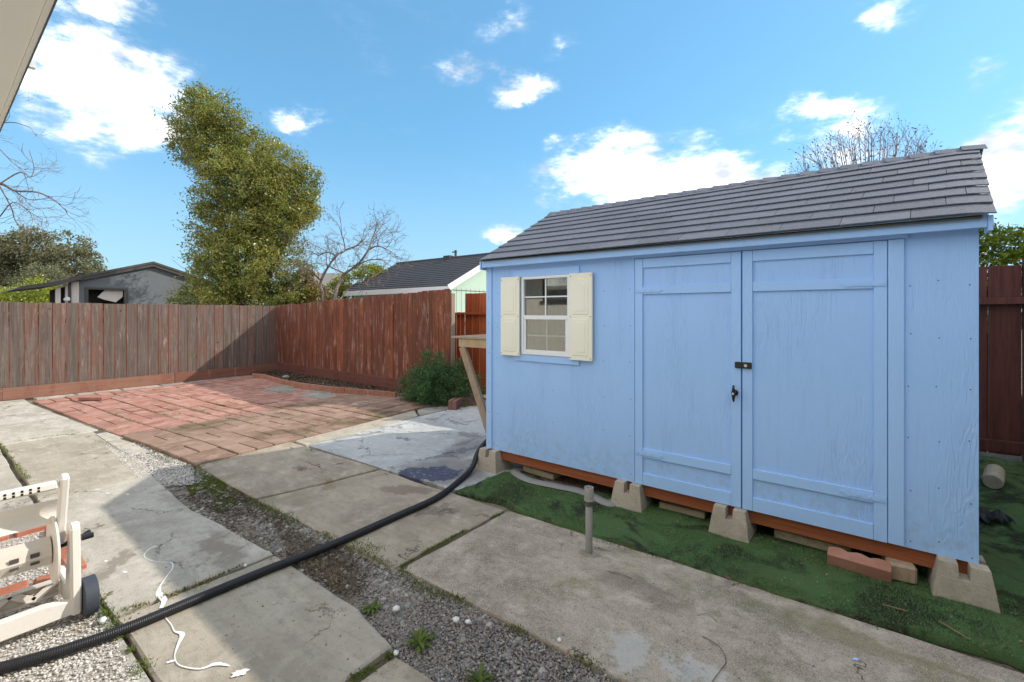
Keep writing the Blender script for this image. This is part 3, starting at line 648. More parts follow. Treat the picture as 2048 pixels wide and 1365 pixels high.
# white paint spill on the slabs, traced
def ribbon(name, pts, wds, mat, z=.0045, **tg):
    sp = spline([(*G(*p), 0) for p in pts], 5); mb = MB(); n = len(sp)
    ww = np.interp(np.linspace(0, 1, n), np.linspace(0, 1, len(wds)), wds)
    vs = []
    for i, p in enumerate(sp):
        t_ = (sp[min(i+1, n-1)]-sp[max(0, i-1)]).normalized(); s_ = Vector((-t_.y, t_.x, 0)); j_ = random.uniform(.75, 1.35)
        vs += [(p.x+s_.x*ww[i]*j_, p.y+s_.y*ww[i]*j_, z), (p.x-s_.x*ww[i], p.y-s_.y*ww[i], z)]
    mb.add(vs, [(2*i, 2*i+1, 2*i+3, 2*i+2) for i in range(n-1)]); o = mb.build(name, mat); tag(o, **tg); return o
k_ = .003
ribbon('paint_spill', [(313, 1093), (298, 1100), (288, 1113), (300, 1122), (322, 1126), (343, 1127), (345, 1138), (333, 1155), (320, 1175), (318, 1190), (328, 1203), (322, 1218)], [k_*2.6, k_*1.2, k_*.7, k_*.7, k_*.7, k_, k_*.8, k_, k_*1.4, k_*5, k_*4, k_*3], M['spill'], label='thin wiggly line of white paint spilled on the slab above the hose', cat='paint spill')
ribbon('paint_spill', [(331, 1237), (343, 1252), (350, 1265), (365, 1270), (357, 1290), (350, 1310), (352, 1325), (365, 1335), (400, 1340), (432, 1330), (460, 1334)], [k_*.8, k_*.7, k_, k_*4, k_*2, k_*.8, k_*.6, k_*.8, k_*1.4, k_*3.5, k_*.8], M['spill'], label='white paint drip line on the slab below the hose', cat='paint spill')
SPL = ['largest white paint splash at the bottom edge below the drip line', 'small paint fleck left of the lower drip line', 'ring like paint fleck in the middle of the upper slab', 'paint fleck beside the end of the brick border', 'leftmost of three paint smears behind the cart handle', 'middle one of three paint smears behind the cart handle', 'rightmost of three paint smears nearest the shadow edge']
for kk, (px, py, w_, l_, ag) in enumerate(((480, 1348, 2.0, 3.8, 60), (343, 1325, .5, 2, 60), (250, 1146, .5, 2.0, 20), (212, 1124, .5, 1.6, 10), (195, 980, .7, 3, 40), (215, 988, .8, 3, 30), (255, 990, .6, 2, 10))):
    c = G(px, py); mb = MB(); n = 22; a0 = R(ag)
    vs = []
    for i in range(n):
        t_ = 6.283*i/n; r_ = random.uniform(.65, 1.15)*.01; u_, v_ = math.cos(t_)*l_*r_, math.sin(t_)*max(w_, .9)*r_
        vs.append((c[0]+math.cos(a0)*u_-math.sin(a0)*v_, c[1]+math.sin(a0)*u_+math.cos(a0)*v_, .0050))
    mb.add(vs, [tuple(range(n))]); tag(mb.build('paint_splash', M['spill']), SPL[kk], 'paint splash', 'white paint splashes on the slabs')
for lab, cp in (('thin bent wire lying on the rough concrete near the bottom edge', [(1405, 1275), (1440, 1300), (1452, 1325), (1442, 1345), (1425, 1365)]), ('pale curved wire on the rough concrete in front of the doors', [(1395, 1233), (1415, 1232), (1432, 1243)]), ('dark twig lying on the rough concrete below the stand pipe', [(1215, 1145), (1240, 1152), (1265, 1160)])):
    tag(MB().tube(spline([(*G(a, b), .006+.006*(i % 2)) for i, (a, b) in enumerate(cp)], 6), .0018, 6).build('wire' if 'wire' in lab else 'twig', M['twig'] if 'pale' not in lab else M['pipe']), lab, 'wire' if 'wire' in lab else 'twig')
def blob(name, pts, mat, z, amp=.03, **tg):
    pl = ragged([G(*p) for p in pts], .03, amp, 3.3)
    if sum(pl[i][0]*pl[(i+1) % len(pl)][1]-pl[(i+1) % len(pl)][0]*pl[i][1] for i in range(len(pl))) < 0: pl = pl[::-1]
    o = raw(name, [(x, y, z) for x, y in pl], [tuple(range(len(pl)))], mat, None); tag(o, **tg); return o
blob('blue_fleck', [(1708, 1318), (1718, 1320), (1716, 1325), (1704, 1322)], M['blue_t'], .0065, .003, label='small fleck of pale blue paint on the rough concrete', cat='paint fleck')

# ------------------------------------------------------------------ artificial turf
tf = [(-2.80, 2.83), (-2.38, 2.90), (-1.9, 2.84), (-1.45, 2.83), (-.78, 2.87), (-.05, 2.885), (.3, 2.95), (.56, 2.96), (1.4, 3.06), (3.6, 3.1), (3.6, 6.95), (.62, 6.9), (.55, 4.0), (-.6, 3.75), (-1.45, 3.62), (-1.8, 3.50), (-2.25, 3.47), (-2.55, 3.5), (-2.72, 3.42)]
edge = ragged(tf, .04, .026, 5.1)
bm = bmesh.new(); xs = np.arange(-2.9, 3.62, .06); ys = np.arange(2.7, 7.0, .06)
def th(x, y):
    n_ = mnoise.noise(Vector((x*1.6, y*2.4, 0)))*.013+mnoise.noise(Vector((x*6, y*6, 3)))*.005
    return .018+n_+.010*math.exp(-((y-3.12-.05*math.sin(x*2))**2)/.006)
vs = [bm.verts.new((x, y, .01)) for x, y in edge]; f_ = bm.faces.new(vs); bmesh.ops.triangulate(bm, faces=[f_])
for axis_, rngv in ((0, xs), (1, ys)):
    for c in rngv:
        nrm = (1, 0, 0) if axis_ == 0 else (0, 1, 0); p0 = (c, 0, 0) if axis_ == 0 else (0, c, 0)
        if axis_ == 1 and c > 4.2 and int(round(c/.06)) % 3: continue
        if axis_ == 0 and c > 1.5 and int(round(c/.06)) % 3: continue
        bmesh.ops.bisect_plane(bm, geom=bm.verts[:]+bm.edges[:]+bm.faces[:], plane_co=p0, plane_no=nrm)
for v in bm.verts: v.co.z = th(v.co.x, v.co.y)
ex_ = bmesh.ops.extrude_edge_only(bm, edges=[e for e in bm.edges if e.is_boundary])
for v in [q for q in ex_['geom'] if isinstance(q, bmesh.types.BMVert)]: v.co.z = -.03
me = bpy.data.meshes.new('turf_mat'); bm.to_mesh(me); bm.free(); me.materials.append(M['turf']); me.shade_smooth()
turf = link(bpy.data.objects.new('turf_mat', me)); tag(turf, 'worn green artificial turf mat laid in front of and beside the blue shed', 'turf mat')
tp = np.concatenate([sample(tf, 95000, lambda x, y: np.where((y < 3.7) & (x < 1.2), 1.0, .0)), sample(tf, 14000, lambda x, y: np.where(x > .5, 1.0, 0))])
tz = np.array([th(x, y) for x, y in tp])
keep = np.array([mnoise.noise(Vector((x*1.9, y*3.4, 5)))+.5*mnoise.noise(Vector((x*7, y*7, 1))) for x, y in tp])+rng.normal(0, .10, len(tp)) < .16
tp, tz = tp[keep], tz[keep]
blades('turf_fibres', tp, .011, .0028, tz, M['turfblade'], 1.0, turf, kind='stuff')
dp = [(-2.7, 3.42), (.6, 3.7), (.6, 6.1), (-2.7, 6.1)]
raw('shed_dirt', [(x, y, .009) for x, y in dp], [(0, 1, 2, 3)], M['dirt'])['kind'] = 'structure'
leaves('leaf_litter', np.column_stack([sample([(-2.65, 3.5), (.45, 3.72), (.45, 4.6), (-2.65, 4.6)], 6000), rng.uniform(.012, .03, 6000)]), .02, M['litter'], label='bark chips and dead leaves under the shed', cat='litter', kind='stuff', updown=2)
q = sample([(-2.7, 2.9), (1.3, 3.0), (1.3, 3.5), (-2.6, 3.45)], 420)
leaves('turf_debris', np.column_stack([q, np.array([th(x, y)+.007 for x, y in q])]), .013, M['straw'], label='wood shavings and paint crumbs scattered on the turf mat', cat='debris', kind='stuff', updown=2)
q = alongpx([(910, 988), (1000, 1003), (1180, 1078), (1400, 1142), (1700, 1238), (2040, 1330)], 900, .018)
leaves('edge_debris', np.column_stack([q, rng.uniform(.003, .02, len(q))]), .012, M['litter'], label='dirt and leaf crumbs along the front edge of the turf mat', cat='debris', kind='stuff', updown=2)

# ------------------------------------------------------------------ blue shed
SX0, SX1, SY, SYB, ZB, ZE = -2.96, .49, 3.45, 6.05, .205, 2.02
shed = empty('garden_shed', (0, 0, 0)); tag(shed, 'pale blue wooden garden shed with double doors, cream shutters and dark shingle roof', 'shed')
WX0, WX1, WZ0, WZ1 = -2.535, -2.015, 1.165, 1.885
fw = MB(); T = .016
fw.box(SX0, WX0, SY, SY+T, ZB, ZE+.03).box(WX1, -1.435, SY, SY+T, ZB, ZE+.03).box(WX0, WX1, SY, SY+T, ZB, WZ0).box(WX0, WX1, SY, SY+T, WZ1, ZE+.03)
fw.build('siding_panel', M['blue'], shed)
box('siding_panel', .185, SX1, SY, SY+T, ZB, ZE+.03, M['blue'], shed)
box('siding_panel', -1.435, .185, SY+.004, SY+T, 1.985, ZE+.03, M['blue'], shed)
gab = lambda x0, x1: MB().add([(x, y, z) for x in (x0, x1) for y, z in ((SY+.0165, ZB), (SYB-.001, ZB), (SYB-.001, ZE), (4.75, 2.70), (SY+.0165, ZE))],
      [(0, 1, 2, 3, 4), (9, 8, 7, 6, 5), (0, 5, 6, 1), (1, 6, 7, 2), (2, 7, 8, 3), (3, 8, 9, 4), (4, 9, 5, 0)])
gab(SX0+.002, SX0+.016).build('side_wall', M['blue'], shed); gab(SX1-.016, SX1-.002).build('side_wall', M['blue'], shed)
box('back_wall', SX0, SX1, SYB, SYB+.016, ZB, ZE, M['blue'], shed)
box('floor', SX0+.02, SX1-.02, SY+.02, SYB-.01, .205, .225, M['pine_d'], shed)
box('corner_trim', SX0-.018, SX0+.052, SY-.012, SY-.0005, ZB, ZE-.005, M['blue_t'], shed, .002)
for y in (SY+.035, SY+.9, SY+1.75, SYB-.02):
    o = box('rim_joist' if y < SY+.1 else 'floor_joist', SX0+.01, SX1-.01, y-.018, y+.018, .115, .2045, M['joist'], shed)
# fascia, header, door casing
box('fascia', SX0-.022, SX1+.022, SY-.075, SY-.052, 1.995, 2.071, M['blue_t'], shed, .002)
box('soffit', SX0-.02, SX1+.02, SY-.052, SY, 2.022, 2.03, M['blue_t'], shed)
box('fascia_end', SX1+.0225, SX1+.042, SY-.085, SY+.02, 1.975, 2.055, M['blue_t'], shed, .002)
box('fascia_end', SX0-.042, SX0-.0225, SY-.085, SY+.02, 1.975, 2.055, M['blue_t'], shed, .002)
box('header_trim', -1.45, .205, SY-.014, SY-.0005, 1.978, 2.018, M['blue_t'], shed, .0015)
box('door_jamb', -1.44, .19, SY+.018, SY+.03, ZB, 2.0, M['blue'], shed)
box('door_casing', .1155, .187, SY-.014, SY-.0005, ZB+.005, 1.975, M['blue_t'], shed, .0015)
nm = MB()
for x in (-2.94, -2.84, -2.2, -1.7, -1.47, .21, .33, .46):
    for z in np.arange(.26, 2.0, .29):
        xx_, zz_ = x+random.uniform(-.008, .008), z+random.uniform(-.03, .03)
        if WX0-.26 < xx_ < WX1+.25 and 1.08 < zz_ < 1.97: continue
        yq = SY-.0125 if xx_ < -2.9 else SY
        nm.tube([(xx_, yq+.001, zz_), (xx_, yq-.0012, zz_)], .0036, 7)
o = nm.build('nail_heads', M['greytrim'], shed); o['kind'] = 'stuff'
# doors
def door(x0, x1, hinge_left):
    d = box('door', x0, x1, SY-.002, SY+.014, ZB+.003, 1.972, M['blue'], shed)
    def tr(n, a, b, c, e, th_=.013, o_=0): return box(n, a, b, SY-.0025-th_-o_, SY-.0025-o_, c, e, M['blue_t'], d, .0018)
    st = .062
    tr('stile', x0, x0+st, ZB+.003, 1.972); tr('stile', x1-st, x1, ZB+.003, 1.972)
    a, b = x0+st+.0012, x1-st-.0012
    tr('rail', a, b, 1.90, 1.972, .0125); tr('rail', a, b, 1.695, 1.757, .0125); tr('rail', a, b, .425, .492, .0125); tr('rail', a, b, ZB+.003, .30, .0125)
    for z in (1.726, .458):
        h0 = x0+.004 if hinge_left else x1-.26
        mb = MB(); yy = SY-.0165
        pts = [(h0, z-.018), (h0+.17, z-.014), (h0+.18, z-.024), (h0+.215, z), (h0+.18, z+.024), (h0+.17, z+.014), (h0, z+.018)]
        if not hinge_left: pts = [(2*(x1-.002)-(p[0]+(x1-.002-(h0))) , p[1]) if False else ((x1-.004)-(p[0]-h0), p[1]) for p in pts]
        n = len(pts); mb.add([(p[0], yy, p[1]) for p in pts]+[(p[0], yy-.004, p[1]) for p in pts], [tuple(range(n)), tuple(range(2*n-1, n-1, -1))]+[(i, n+i, n+(i+1) % n, (i+1) % n) for i in range(n)])
        for q_ in (.02, .075, .13):
            xq = (h0+q_) if hinge_left else (x1-.004-q_); mb.tube([(xq, yy-.004, z), (xq, yy-.008, z)], .006, 8)
        mb.build('hinge', M['blue_t'], d)
    return d
dl = door(-1.425, -.664, True); dr = door(-.655, .112, False)
# keyed latch plate and t-handle
lk = MB().box(-.70, -.596, SY-.030, SY-.0165, 1.170, 1.213).build('latch', M['black'], dl, .004)
lk.data.name = 'latch'
MB().tube([(-.632, SY-.031, 1.191), (-.632, SY-.036, 1.191)], .010, 14).build('latch_lock', M['steel'], dl)
hb = MB(); c0 = Vector((-.700, SY-.017, 1.0)); hb.tube([c0, c0+Vector((0, -.02, 0))], .021, 16).tube([c0+Vector((0, -.02, 0)), c0+Vector((0, -.045, 0))], .012, 12)
hb.tube([c0+Vector((0, -.048, .056)), c0+Vector((0, -.052, .03)), c0+Vector((0, -.054, 0)), c0+Vector((0, -.052, -.03)), c0+Vector((0, -.048, -.056))], [.006, .009, .014, .009, .006], 10)
hb.build('handle', M['black'], dl, smooth=True)
MB().tube([c0+Vector((0, -.066, 0)), c0+Vector((0, -.070, 0))], .008, 12).build('handle_lock', M['steel'], dl)
# window
win = empty('window', (0, 0, 0), shed)
yw = SY-.020
fr = MB().box(WX0, WX0+.025, yw, SY+.02, WZ0, WZ1).box(WX1-.025, WX1, yw, SY+.02, WZ0, WZ1).box(WX0+.025, WX1-.025, yw, SY+.02, WZ0, WZ0+.022).box(WX0+.025, WX1-.025, yw, SY+.02, WZ1-.024, WZ1)
fr.build('window_frame', M['white'], win, .0015)
zm = 1.505
box('sash_rail', WX0+.026, WX1-.026, yw+.002, SY+.01, zm-.016, zm+.022, M['white'], win, .0015)
lo_ = MB().box(WX0+.026, WX0+.046, yw+.006, SY+.008, WZ0+.023, zm-.017).box(WX1-.046, WX1-.026, yw+.006, SY+.008, WZ0+.023, zm-.017).box(WX0+.047, WX1-.047, yw+.006, SY+.008, WZ0+.023, WZ0+.045)
lo_.build('lower_sash', M['white'], win, .001)
xm = (WX0+WX1)/2
MB().box(xm-.006, xm+.006, yw+.016, yw+.021, zm+.023, WZ1-.025).build('muntin', M['white'], win)
MB().box(WX0+.026, WX1-.026, yw+.0155, yw+.0205, 1.69, 1.702).build('muntin', M['white'], win)
MB().box(xm-.006, xm+.006, SY+.013, SY+.018, WZ0+.046, zm-.018).build('muntin', M['white'], win)
MB().box(WX0+.047, WX1-.047, SY+.0125, SY+.0175, 1.335, 1.347).build('muntin', M['white'], win)
box('pane', WX0+.026, WX1-.026, SY+.002, SY+.005, zm+.023, WZ1-.025, M['glass'], win)
box('pane', WX0+.047, WX1-.047, SY-.004, SY-.001, WZ0+.046, zm-.018, M['glass'], win)
cm_ = MB(); n = 60
cv = [(WX0-.05+i/n*(WX1-WX0+.1), SY+.10+.018*math.sin(i*.9)+.008*math.sin(i*2.3), z) for z in (WZ0-.05, WZ1+.03) for i in range(n+1)]
cm_.add(cv, [(i, i+1, n+2+i, n+1+i) for i in range(n)]); cm_.build('curtain', M['curtain'], win, smooth=True)
box('window_trim', -2.64, -1.925, SY-.0135, SY-.0005, 1.887, 1.955, M['blue_t'], shed, .0015)
box('window_trim', -2.63, -1.925, SY-.0135, SY-.0005, 1.10, 1.163, M['blue_t'], shed, .0015)
def shutter(x0, x1):
    s_ = box('shutter', x0, x1, SY-.038, SY-.0145, 1.145, 1.89, M['cream'], shed, .003); yf = SY-.0385
    for z0, z1, arch in ((1.185, 1.50, 0), (1.535, 1.845, 1)):
        for ins, h_ in ((0, .003), (.028, .0055)):
            a, b, c, e = x0+.035+ins, x1-.035-ins, z0+ins, z1-ins
            pts = [(a, c), (b, c), (b, e-(.03 if arch else 0))]+([(a+(b-a)*(1-k/6), e-.03+.03*math.sin(math.pi*k/6)) for k in range(1, 6)] if arch else [])+[(a, e-(.03 if arch else 0))]
            mb = MB(); n = len(pts); cx, cz = (a+b)/2, (c+e)/2
            inn = [(p[0]+(cx-p[0])*.06, p[1]+(cz-p[1])*.03) for p in pts]
            mb.add([(p[0], yf, p[1]) for p in pts]+[(p[0], yf-h_, p[1]) for p in inn], [(i, (i+1) % n, n+(i+1) % n, n+i) for i in range(n)]+([tuple(range(n, 2*n))]))
            mb.build('raised_panel', M['cream'], s_)
    for xq in (x0+.014, x1-.014):
        for z in (1.165, 1.518, 1.865): MB().tube([(xq, yf, z), (xq, yf-.003, z)], .004, 8).build('screw', M['greytrim'], s_)
shutter(-2.772, -2.548); shutter(-2.008, -1.79)
# roof
roof = empty('roof', (0, 0, 0), shed)
RE = Vector((0, 3.345, 2.065)); RK = Vector((0, 4.75, 2.775)); sd = (RK-RE).normalized(); nn = Vector((0, -sd.z, sd.y)); SLn = (RK-RE).length
X0, X1 = SX0-.02, SX1+.05
def xr(x, s_):                                  # the rakes run slightly outwards towards the ridge
    f_ = max(0, min(1, s_/1.574)); t_ = (x-X0)/(X1-X0); return x+f_*(-.065*(1-t_)+.135*t_)
MB().add([(X0+.01, RE.y+.01, RE.z-.012), (X1-.05, RE.y+.01, RE.z-.026), (X1+.07, RK.y, RK.z-.026), (X0-.05, RK.y, RK.z-.012), (X0+.01, 6.155, RE.z-.012), (X1-.15, 6.155, RE.z-.012),
          (X0+.01, RE.y+.01, RE.z-.002), (X1-.05, RE.y+.01, RE.z-.014), (X1+.07, RK.y, RK.z-.014), (X0-.05, RK.y, RK.z-.002), (X0+.01, 6.155, RE.z-.002), (X1-.15, 6.155, RE.z-.002)],
         [(0, 3, 2, 1), (3, 4, 5, 2), (6, 7, 8, 9), (9, 8, 11, 10), (0, 1, 7, 6), (4, 10, 11, 5), (1, 2, 8, 7), (2, 5, 11, 8), (0, 6, 9, 3), (3, 9, 10, 4)]).build('roof_deck', M['greytrim'], roof)
NC = 9; ex_c = (SLn-.02)/NC; Wt = .318
for r_ in range(NC):
    off = [0, -.16, -.08, -.24][r_ % 4]+random.uniform(-.01, .01); x = X0+off
    while x < X1:
        a, b = max(x, X0-random.uniform(0, .006)), min(x+Wt, X1); x += Wt
        if X1-b < .07: b = X1+random.uniform(-.003, .004); x = X1+1
        if b-a < .03: continue
        drop = lambda xq, sq: -(.012*max(0, (xq-(X1-.16))/.16)**2)
        s0 = r_*ex_c+random.uniform(-.003, .003)-(.012 if r_ == 0 else 0); s1 = (r_+1)*ex_c+.02; cols_ = 6 if b > X1-.2 else 1
        mb = MB(); vs = []; c = []
        for i in range(cols_+1):
            xq = a+.0015+(b-a-.003)*i/cols_
            for sq, hh in ((s0, .0145), (s0, .007), (s1, .002)):
                p = RE+sd*sq+nn*(hh+random.uniform(-.0004, .0012)); vs.append((xr(xq, sq), p.y, p.z+drop(xq, sq)))
        mb.add(vs, [(3*i, 3*i+3, 3*i+5, 3*i+2) for i in range(cols_)]+[(3*i+1, 3*i+4, 3*i+3, 3*i) for i in range(cols_)]+[(1, 0, 2), (3*cols_, 3*cols_+1, 3*cols_+2)]+[(3*i+2, 3*i+5, 3*i+4, 3*i+1) for i in range(cols_)])
        mb.build('shingle', M['shingle'], roof)
x = X0-.07; k = 0
while x < X1+.115:
    b = min(x+.15, X1+.145); mb = MB(); h0, h1 = .024, .010
    dz = -.03*max(0, (b-(X1-.1))/.1)
    def cp(xq, h_, dz_): return [(xq, RK.y-.10, RK.z-.052+h_+dz_-.004), (xq, RK.y-.02, RK.z-.006+h_), (xq, RK.y+.02, RK.z-.006+h_), (xq, RK.y+.10, RK.z-.052+h_)]
    A_ = cp(x, h0, 0)+cp(b+.02, h1, 0); B_ = [(p[0], p[1], p[2]-.005) for p in A_]
    mb.add(A_+B_, [(0, 4, 5, 1), (1, 5, 6, 2), (2, 6, 7, 3), (8, 9, 13, 12), (9, 10, 14, 13), (10, 11, 15, 14), (0, 1, 9, 8), (1, 2, 10, 9), (2, 3, 11, 10), (0, 8, 12, 4), (3, 7, 15, 11), (4, 12, 13, 5), (5, 13, 14, 6), (6, 14, 15, 7)])
    mb.build('ridge_cap', M['shingle'], roof); x += .145
MB().add([(X0-.06, RK.y+.05, RK.z-.02), (X1+.12, RK.y+.05, RK.z-.02), (X1, 6.16, RE.z+.006), (X0, 6.16, RE.z+.006)], [(0, 1, 2, 3)]).build('back_shingles', M['shingle'], roof)
MB().bar((SX1+.03, SY+.02, 2.04), (SX1+.09, 4.74, 2.685), .02, .07).build('barge_board', M['blue_t'], shed)
MB().bar((SX0-.03, SY+.02, 2.04), (SX0-.05, 4.74, 2.685), .02, .07).build('barge_board', M['blue_t'], shed)

# pier blocks
def pier(x, y, rz, label):
    o = bpy.data.objects.new('pier_block', PB); link(o); o.location = (x, y, 0); o.rotation_euler = (0, 0, rz)
    tag(o, label, 'deck block', 'concrete pier blocks under the shed'); return o
bm = bmesh.new(); B, Tp, H, nw, nd = .135, .100, .205, .021, .075
def lvl(z): s_ = B+(Tp-B)*z/H; return s_
mb = MB(); zb = H-nd; s1, s2 = lvl(zb), lvl(H); s0 = B
mb.prism([(-s0, -s0), (s0, -s0), (s0, s0), (-s0, s0)], -.03, zb, [(-s1, -s1), (s1, -s1), (s1, s1), (-s1, s1)])
for ax, ay in ((-1, -1), (1, -1), (1, 1), (-1, 1)):
    q0 = sorted([(ax*nw, ay*nw), (ax*s1*.998, ay*nw), (ax*s1*.998, ay*s1*.998), (ax*nw, ay*s1*.998)], key=lambda p: math.atan2(p[1]-ay*.06, p[0]-ax*.06))
    q1 = sorted([(ax*(nw+.003), ay*(nw+.003)), (ax*s2, ay*(nw+.003)), (ax*s2, ay*s2), (ax*(nw+.003), ay*s2)], key=lambda p: math.atan2(p[1]-ay*.06, p[0]-ax*.06))
    mb.prism(q0, zb-.001, H, q1)
o = mb.build('pier_block_src', M['block'], None, .0012); PB = o.data; PB.name = 'pier_block'; bpy.data.objects.remove(o); bm.free()
pier(-2.915, 3.485, 0, 'concrete pier block under the left corner of the shed, beside the black hose')
pier(-1.475, 3.488, R(2), 'concrete pier block under the left edge of the shed doors')
pier(-.725, 3.486, R(-2), 'concrete pier block under the seam where the two doors meet')
pier(.425, 3.485, R(1), 'concrete pier block under the right corner of the shed, nearest the camera')
# odd pieces under the shed
def under(name, loc, dims, rz, mat, label, cat, tilt=0, bev=.006):
    o = MB().box(-dims[0]/2, dims[0]/2, -dims[1]/2, dims[1]/2, 0, dims[2]).build(name, M[mat], None, bev)
    o.location = loc; o.rotation_euler = (tilt, 0, rz); return tag(o, label, cat)
under('paver_block', (-2.42, 3.62, .015), (.36, .16, .055), R(-4), 'paver', 'flat tan concrete paver under the shed next to the left pier block', 'paver')
under('paver_block', (-1.10, 3.62, .02), (.34, .18, .05), R(2), 'paver', 'tan paver lying between the two middle pier blocks', 'paver')
under('paver_block', (-.27, 3.63, .02), (.42, .18, .055), R(0), 'paver', 'tan paver half hidden behind the pink edging block', 'paver')
under('wood_chock', (.165, 3.50, .015), (.13, .20, .10), R(8), 'pine_d', 'brown wooden chock between pink block and right pier block', 'wood block', 0, .012)
# scalloped pink edging block
mb = MB(); n = 30; pl = [(-.15, -.04), (.15, -.04)]+[(.15-.30*i/n, .03+.018*abs(math.sin(math.pi*3*i/n))) for i in range(n+1)]
mb.prism(pl, 0, .085); eb = mb.build('edging_block', M['edging'], None, .003); eb.location = (-.02, 3.40, .02); eb.rotation_euler = (R(16), 0, R(-3))
tag(eb, 'pink scalloped edging block leaning on the turf under the right door', 'edging block')
mb = MB(); sp = spline([(-2.62, 3.62, .03), (*G(1030, 945, .02), .028), (*G(1060, 962, .02), .028), (*G(1110, 973, .02), .028), (*G(1165, 985, .02), .028), (*G(1215, 1008, .02), .028), (-1.60, 3.42, .025)], 10)
n = len(sp); vs = []
for i, p in enumerate(sp):
    t_ = (sp[min(i+1, n-1)]-sp[max(0, i-1)]).normalized(); s_ = Vector((-t_.y, t_.x, 0))
    for k, (a, z) in enumerate(((-.05, .0), (-.03, .016), (0, .021), (.03, .016), (.05, .0))): vs.append(p+s_*a+Vector((0, 0, z-.006)))
mb.add(vs, [(5*i+j, 5*i+j+1, 5*i+j+6, 5*i+j+5) for i in range(n-1) for j in range(4)])
tag(mb.build('drain_hose', M['greyhose'], None, smooth=True), 'flat grey drain hose lying along the front of the shed between two pier blocks', 'hose')
# side shelf frame
sh = empty('wall_shelf', (-3.0, 3.6, 0)); tag(sh, 'raw pine shelf with diagonal brace fixed to the left side of the shed', 'shelf')
def sp_(name, a, b, w_, h_, mat='pine', up=(0, 0, 1)):
    o = MB().bar(a, b, w_, h_, up).build(name, M[mat], None, .002); o.parent = sh; o.matrix_parent_inverse = Matrix.Translation((3.0, -3.6, 0)); return o
sp_('front_rail', (-2.98, 3.60, 1.225), (-3.50, 3.60, 1.225), .036, .09)
sp_('end_rail', (-3.482, 3.62, 1.225), (-3.482, 4.6, 1.225), .036, .088, 'pine_d')
sp_('shelf_board', (-2.98, 4.1, 1.283), (-3.60, 4.1, 1.283), 1.06, .022, 'pine_d')
sp_('brace', (-3.455, 3.60, 1.178), (-2.99, 3.60, .14), .085, .038, 'pine_d', (0, 1, 0))
sp_('brace', (-3.455, 4.55, 1.178), (-2.99, 4.55, .14), .085, .038, 'pine_d', (0, 1, 0))
# standpipe
pp = G(1178, 1106); pe = empty('stand_pipe', (pp[0], pp[1], 0)); tag(pe, 'short grey plastic pipe standing upright out of the concrete', 'pipe')
def ring(name, z0, z1, ro, ri, mat):
    n = 24; vs = []; fs = []
    for r_, z in ((ro, z0), (ro, z1), (ri, z1), (ri, z1-.05)): vs += [(r_*math.cos(6.283*i/n), r_*math.sin(6.283*i/n), z) for i in range(n)]
    for k in range(3): fs += [(k*n+i, k*n+(i+1) % n, (k+1)*n+(i+1) % n, (k+1)*n+i) for i in range(n)]
    fs.append(tuple(range(3*n, 4*n))); return raw(name, vs, fs, M[mat], pe, True)
ring('tube', -.02, .40, .0225, .019, 'pipe'); ring('coupling', .345, .425, .0295, .022, 'pipe'); ring('collar', .338, .352, .031, .0225, 'pipe')

# black corrugated hose
hp = [(-60, 1352), (0, 1337), (120, 1303), (250, 1258), (400, 1196), (540, 1138), (660, 1092), (800, 1030), (870, 998), (912, 968), (940, 925)]
pts = [(*G(a, b, .024), .024) for a, b in hp]
pts = [(x, y, z) for x, y, z in pts]
pts[-1] = (-2.99, 3.24, .05)
pts += [(-3.06, 3.42, .16), (-3.05, 3.62, .27), (-3.0, 3.85, .35), (-3.0, 4.2, .33), (-3.04, 4.8, .1), (-3.1, 5.4, .04)]
sp = spline(pts, 40)
# resample evenly and add corrugation
dist = [0]
for i in range(1, len(sp)): dist.append(dist[-1]+(sp[i]-sp[i-1]).length)
tot = dist[-1]; st = .0027; ks = np.arange(0, tot, st)
X_ = np.stack([np.interp(ks, dist, [p[i] for p in sp]) for i in range(3)], 1)
rad = [.0238+(.0018 if (i % 3) else -.0016) for i in range(len(ks))]
hose = MB().tube([Vector(v) for v in X_], rad, 12).build('drain_hose', M['hose'], None, smooth=True)
tag(hose, 'long black corrugated hose running across the slabs to the shed corner', 'hose')
hp2 = spline([(-3.0, 3.80, .30), (-3.08, 3.72, .33), (-3.17, 3.70, .25), (-3.20, 3.75, .12), (-3.18, 3.9, .04), (-3.25, 4.3, .035), (-3.3, 4.9, .035)], 10)
tag(MB().tube(hp2, .022, 12).build('garden_hose', M['hose'], None, smooth=True), 'thinner black hose looping down at the shed corner behind the brace', 'hose')

# ------------------------------------------------------------------ fences
def board_mesh(w_, h_, th_, axis, mat, nm='board'):
    mb = MB()
    if axis == 'x': mb.box(-w_/2, w_/2, -th_/2, th_/2, 0, h_)
    else: mb.box(-th_/2, th_/2, -w_/2, w_/2, 0, h_)
    o = mb.build(nm, mat, None, .002); me = o.data; bpy.data.objects.remove(o); return me
def fence_line(root, a, b, w_, z0, ha, hb, mat, axis, gap=.004, jit=.012, face=(0, 0), zj=.008):
    a, b = Vector((*a, 0)), Vector((*b, 0)); L = (b-a).length; n = int(L/w_); d = (b-a)/n; yaw = math.atan2((b-a).y, (b-a).x)
    meshes = [board_mesh(w_*s_-gap, 1.0, .018, 'x', mat) for s_ in (1, .985, 1, .97)]
    for i in range(n):
        t_ = (i+.5)/n; o = bpy.data.objects.new('board', meshes[i % 4]); link(o, root)
        p = a+d*(i+.5); q = random.uniform(-.5, .5)*jit
        o.location = (p.x+face[0]*q, p.y+face[1]*q, z0)
        o.scale = (1, 1, ha+(hb-ha)*t_-z0+random.uniform(-zj, zj)); o.rotation_euler = (random.gauss(0, .002), random.gauss(0, .0015), yaw+random.gauss(0, .012))
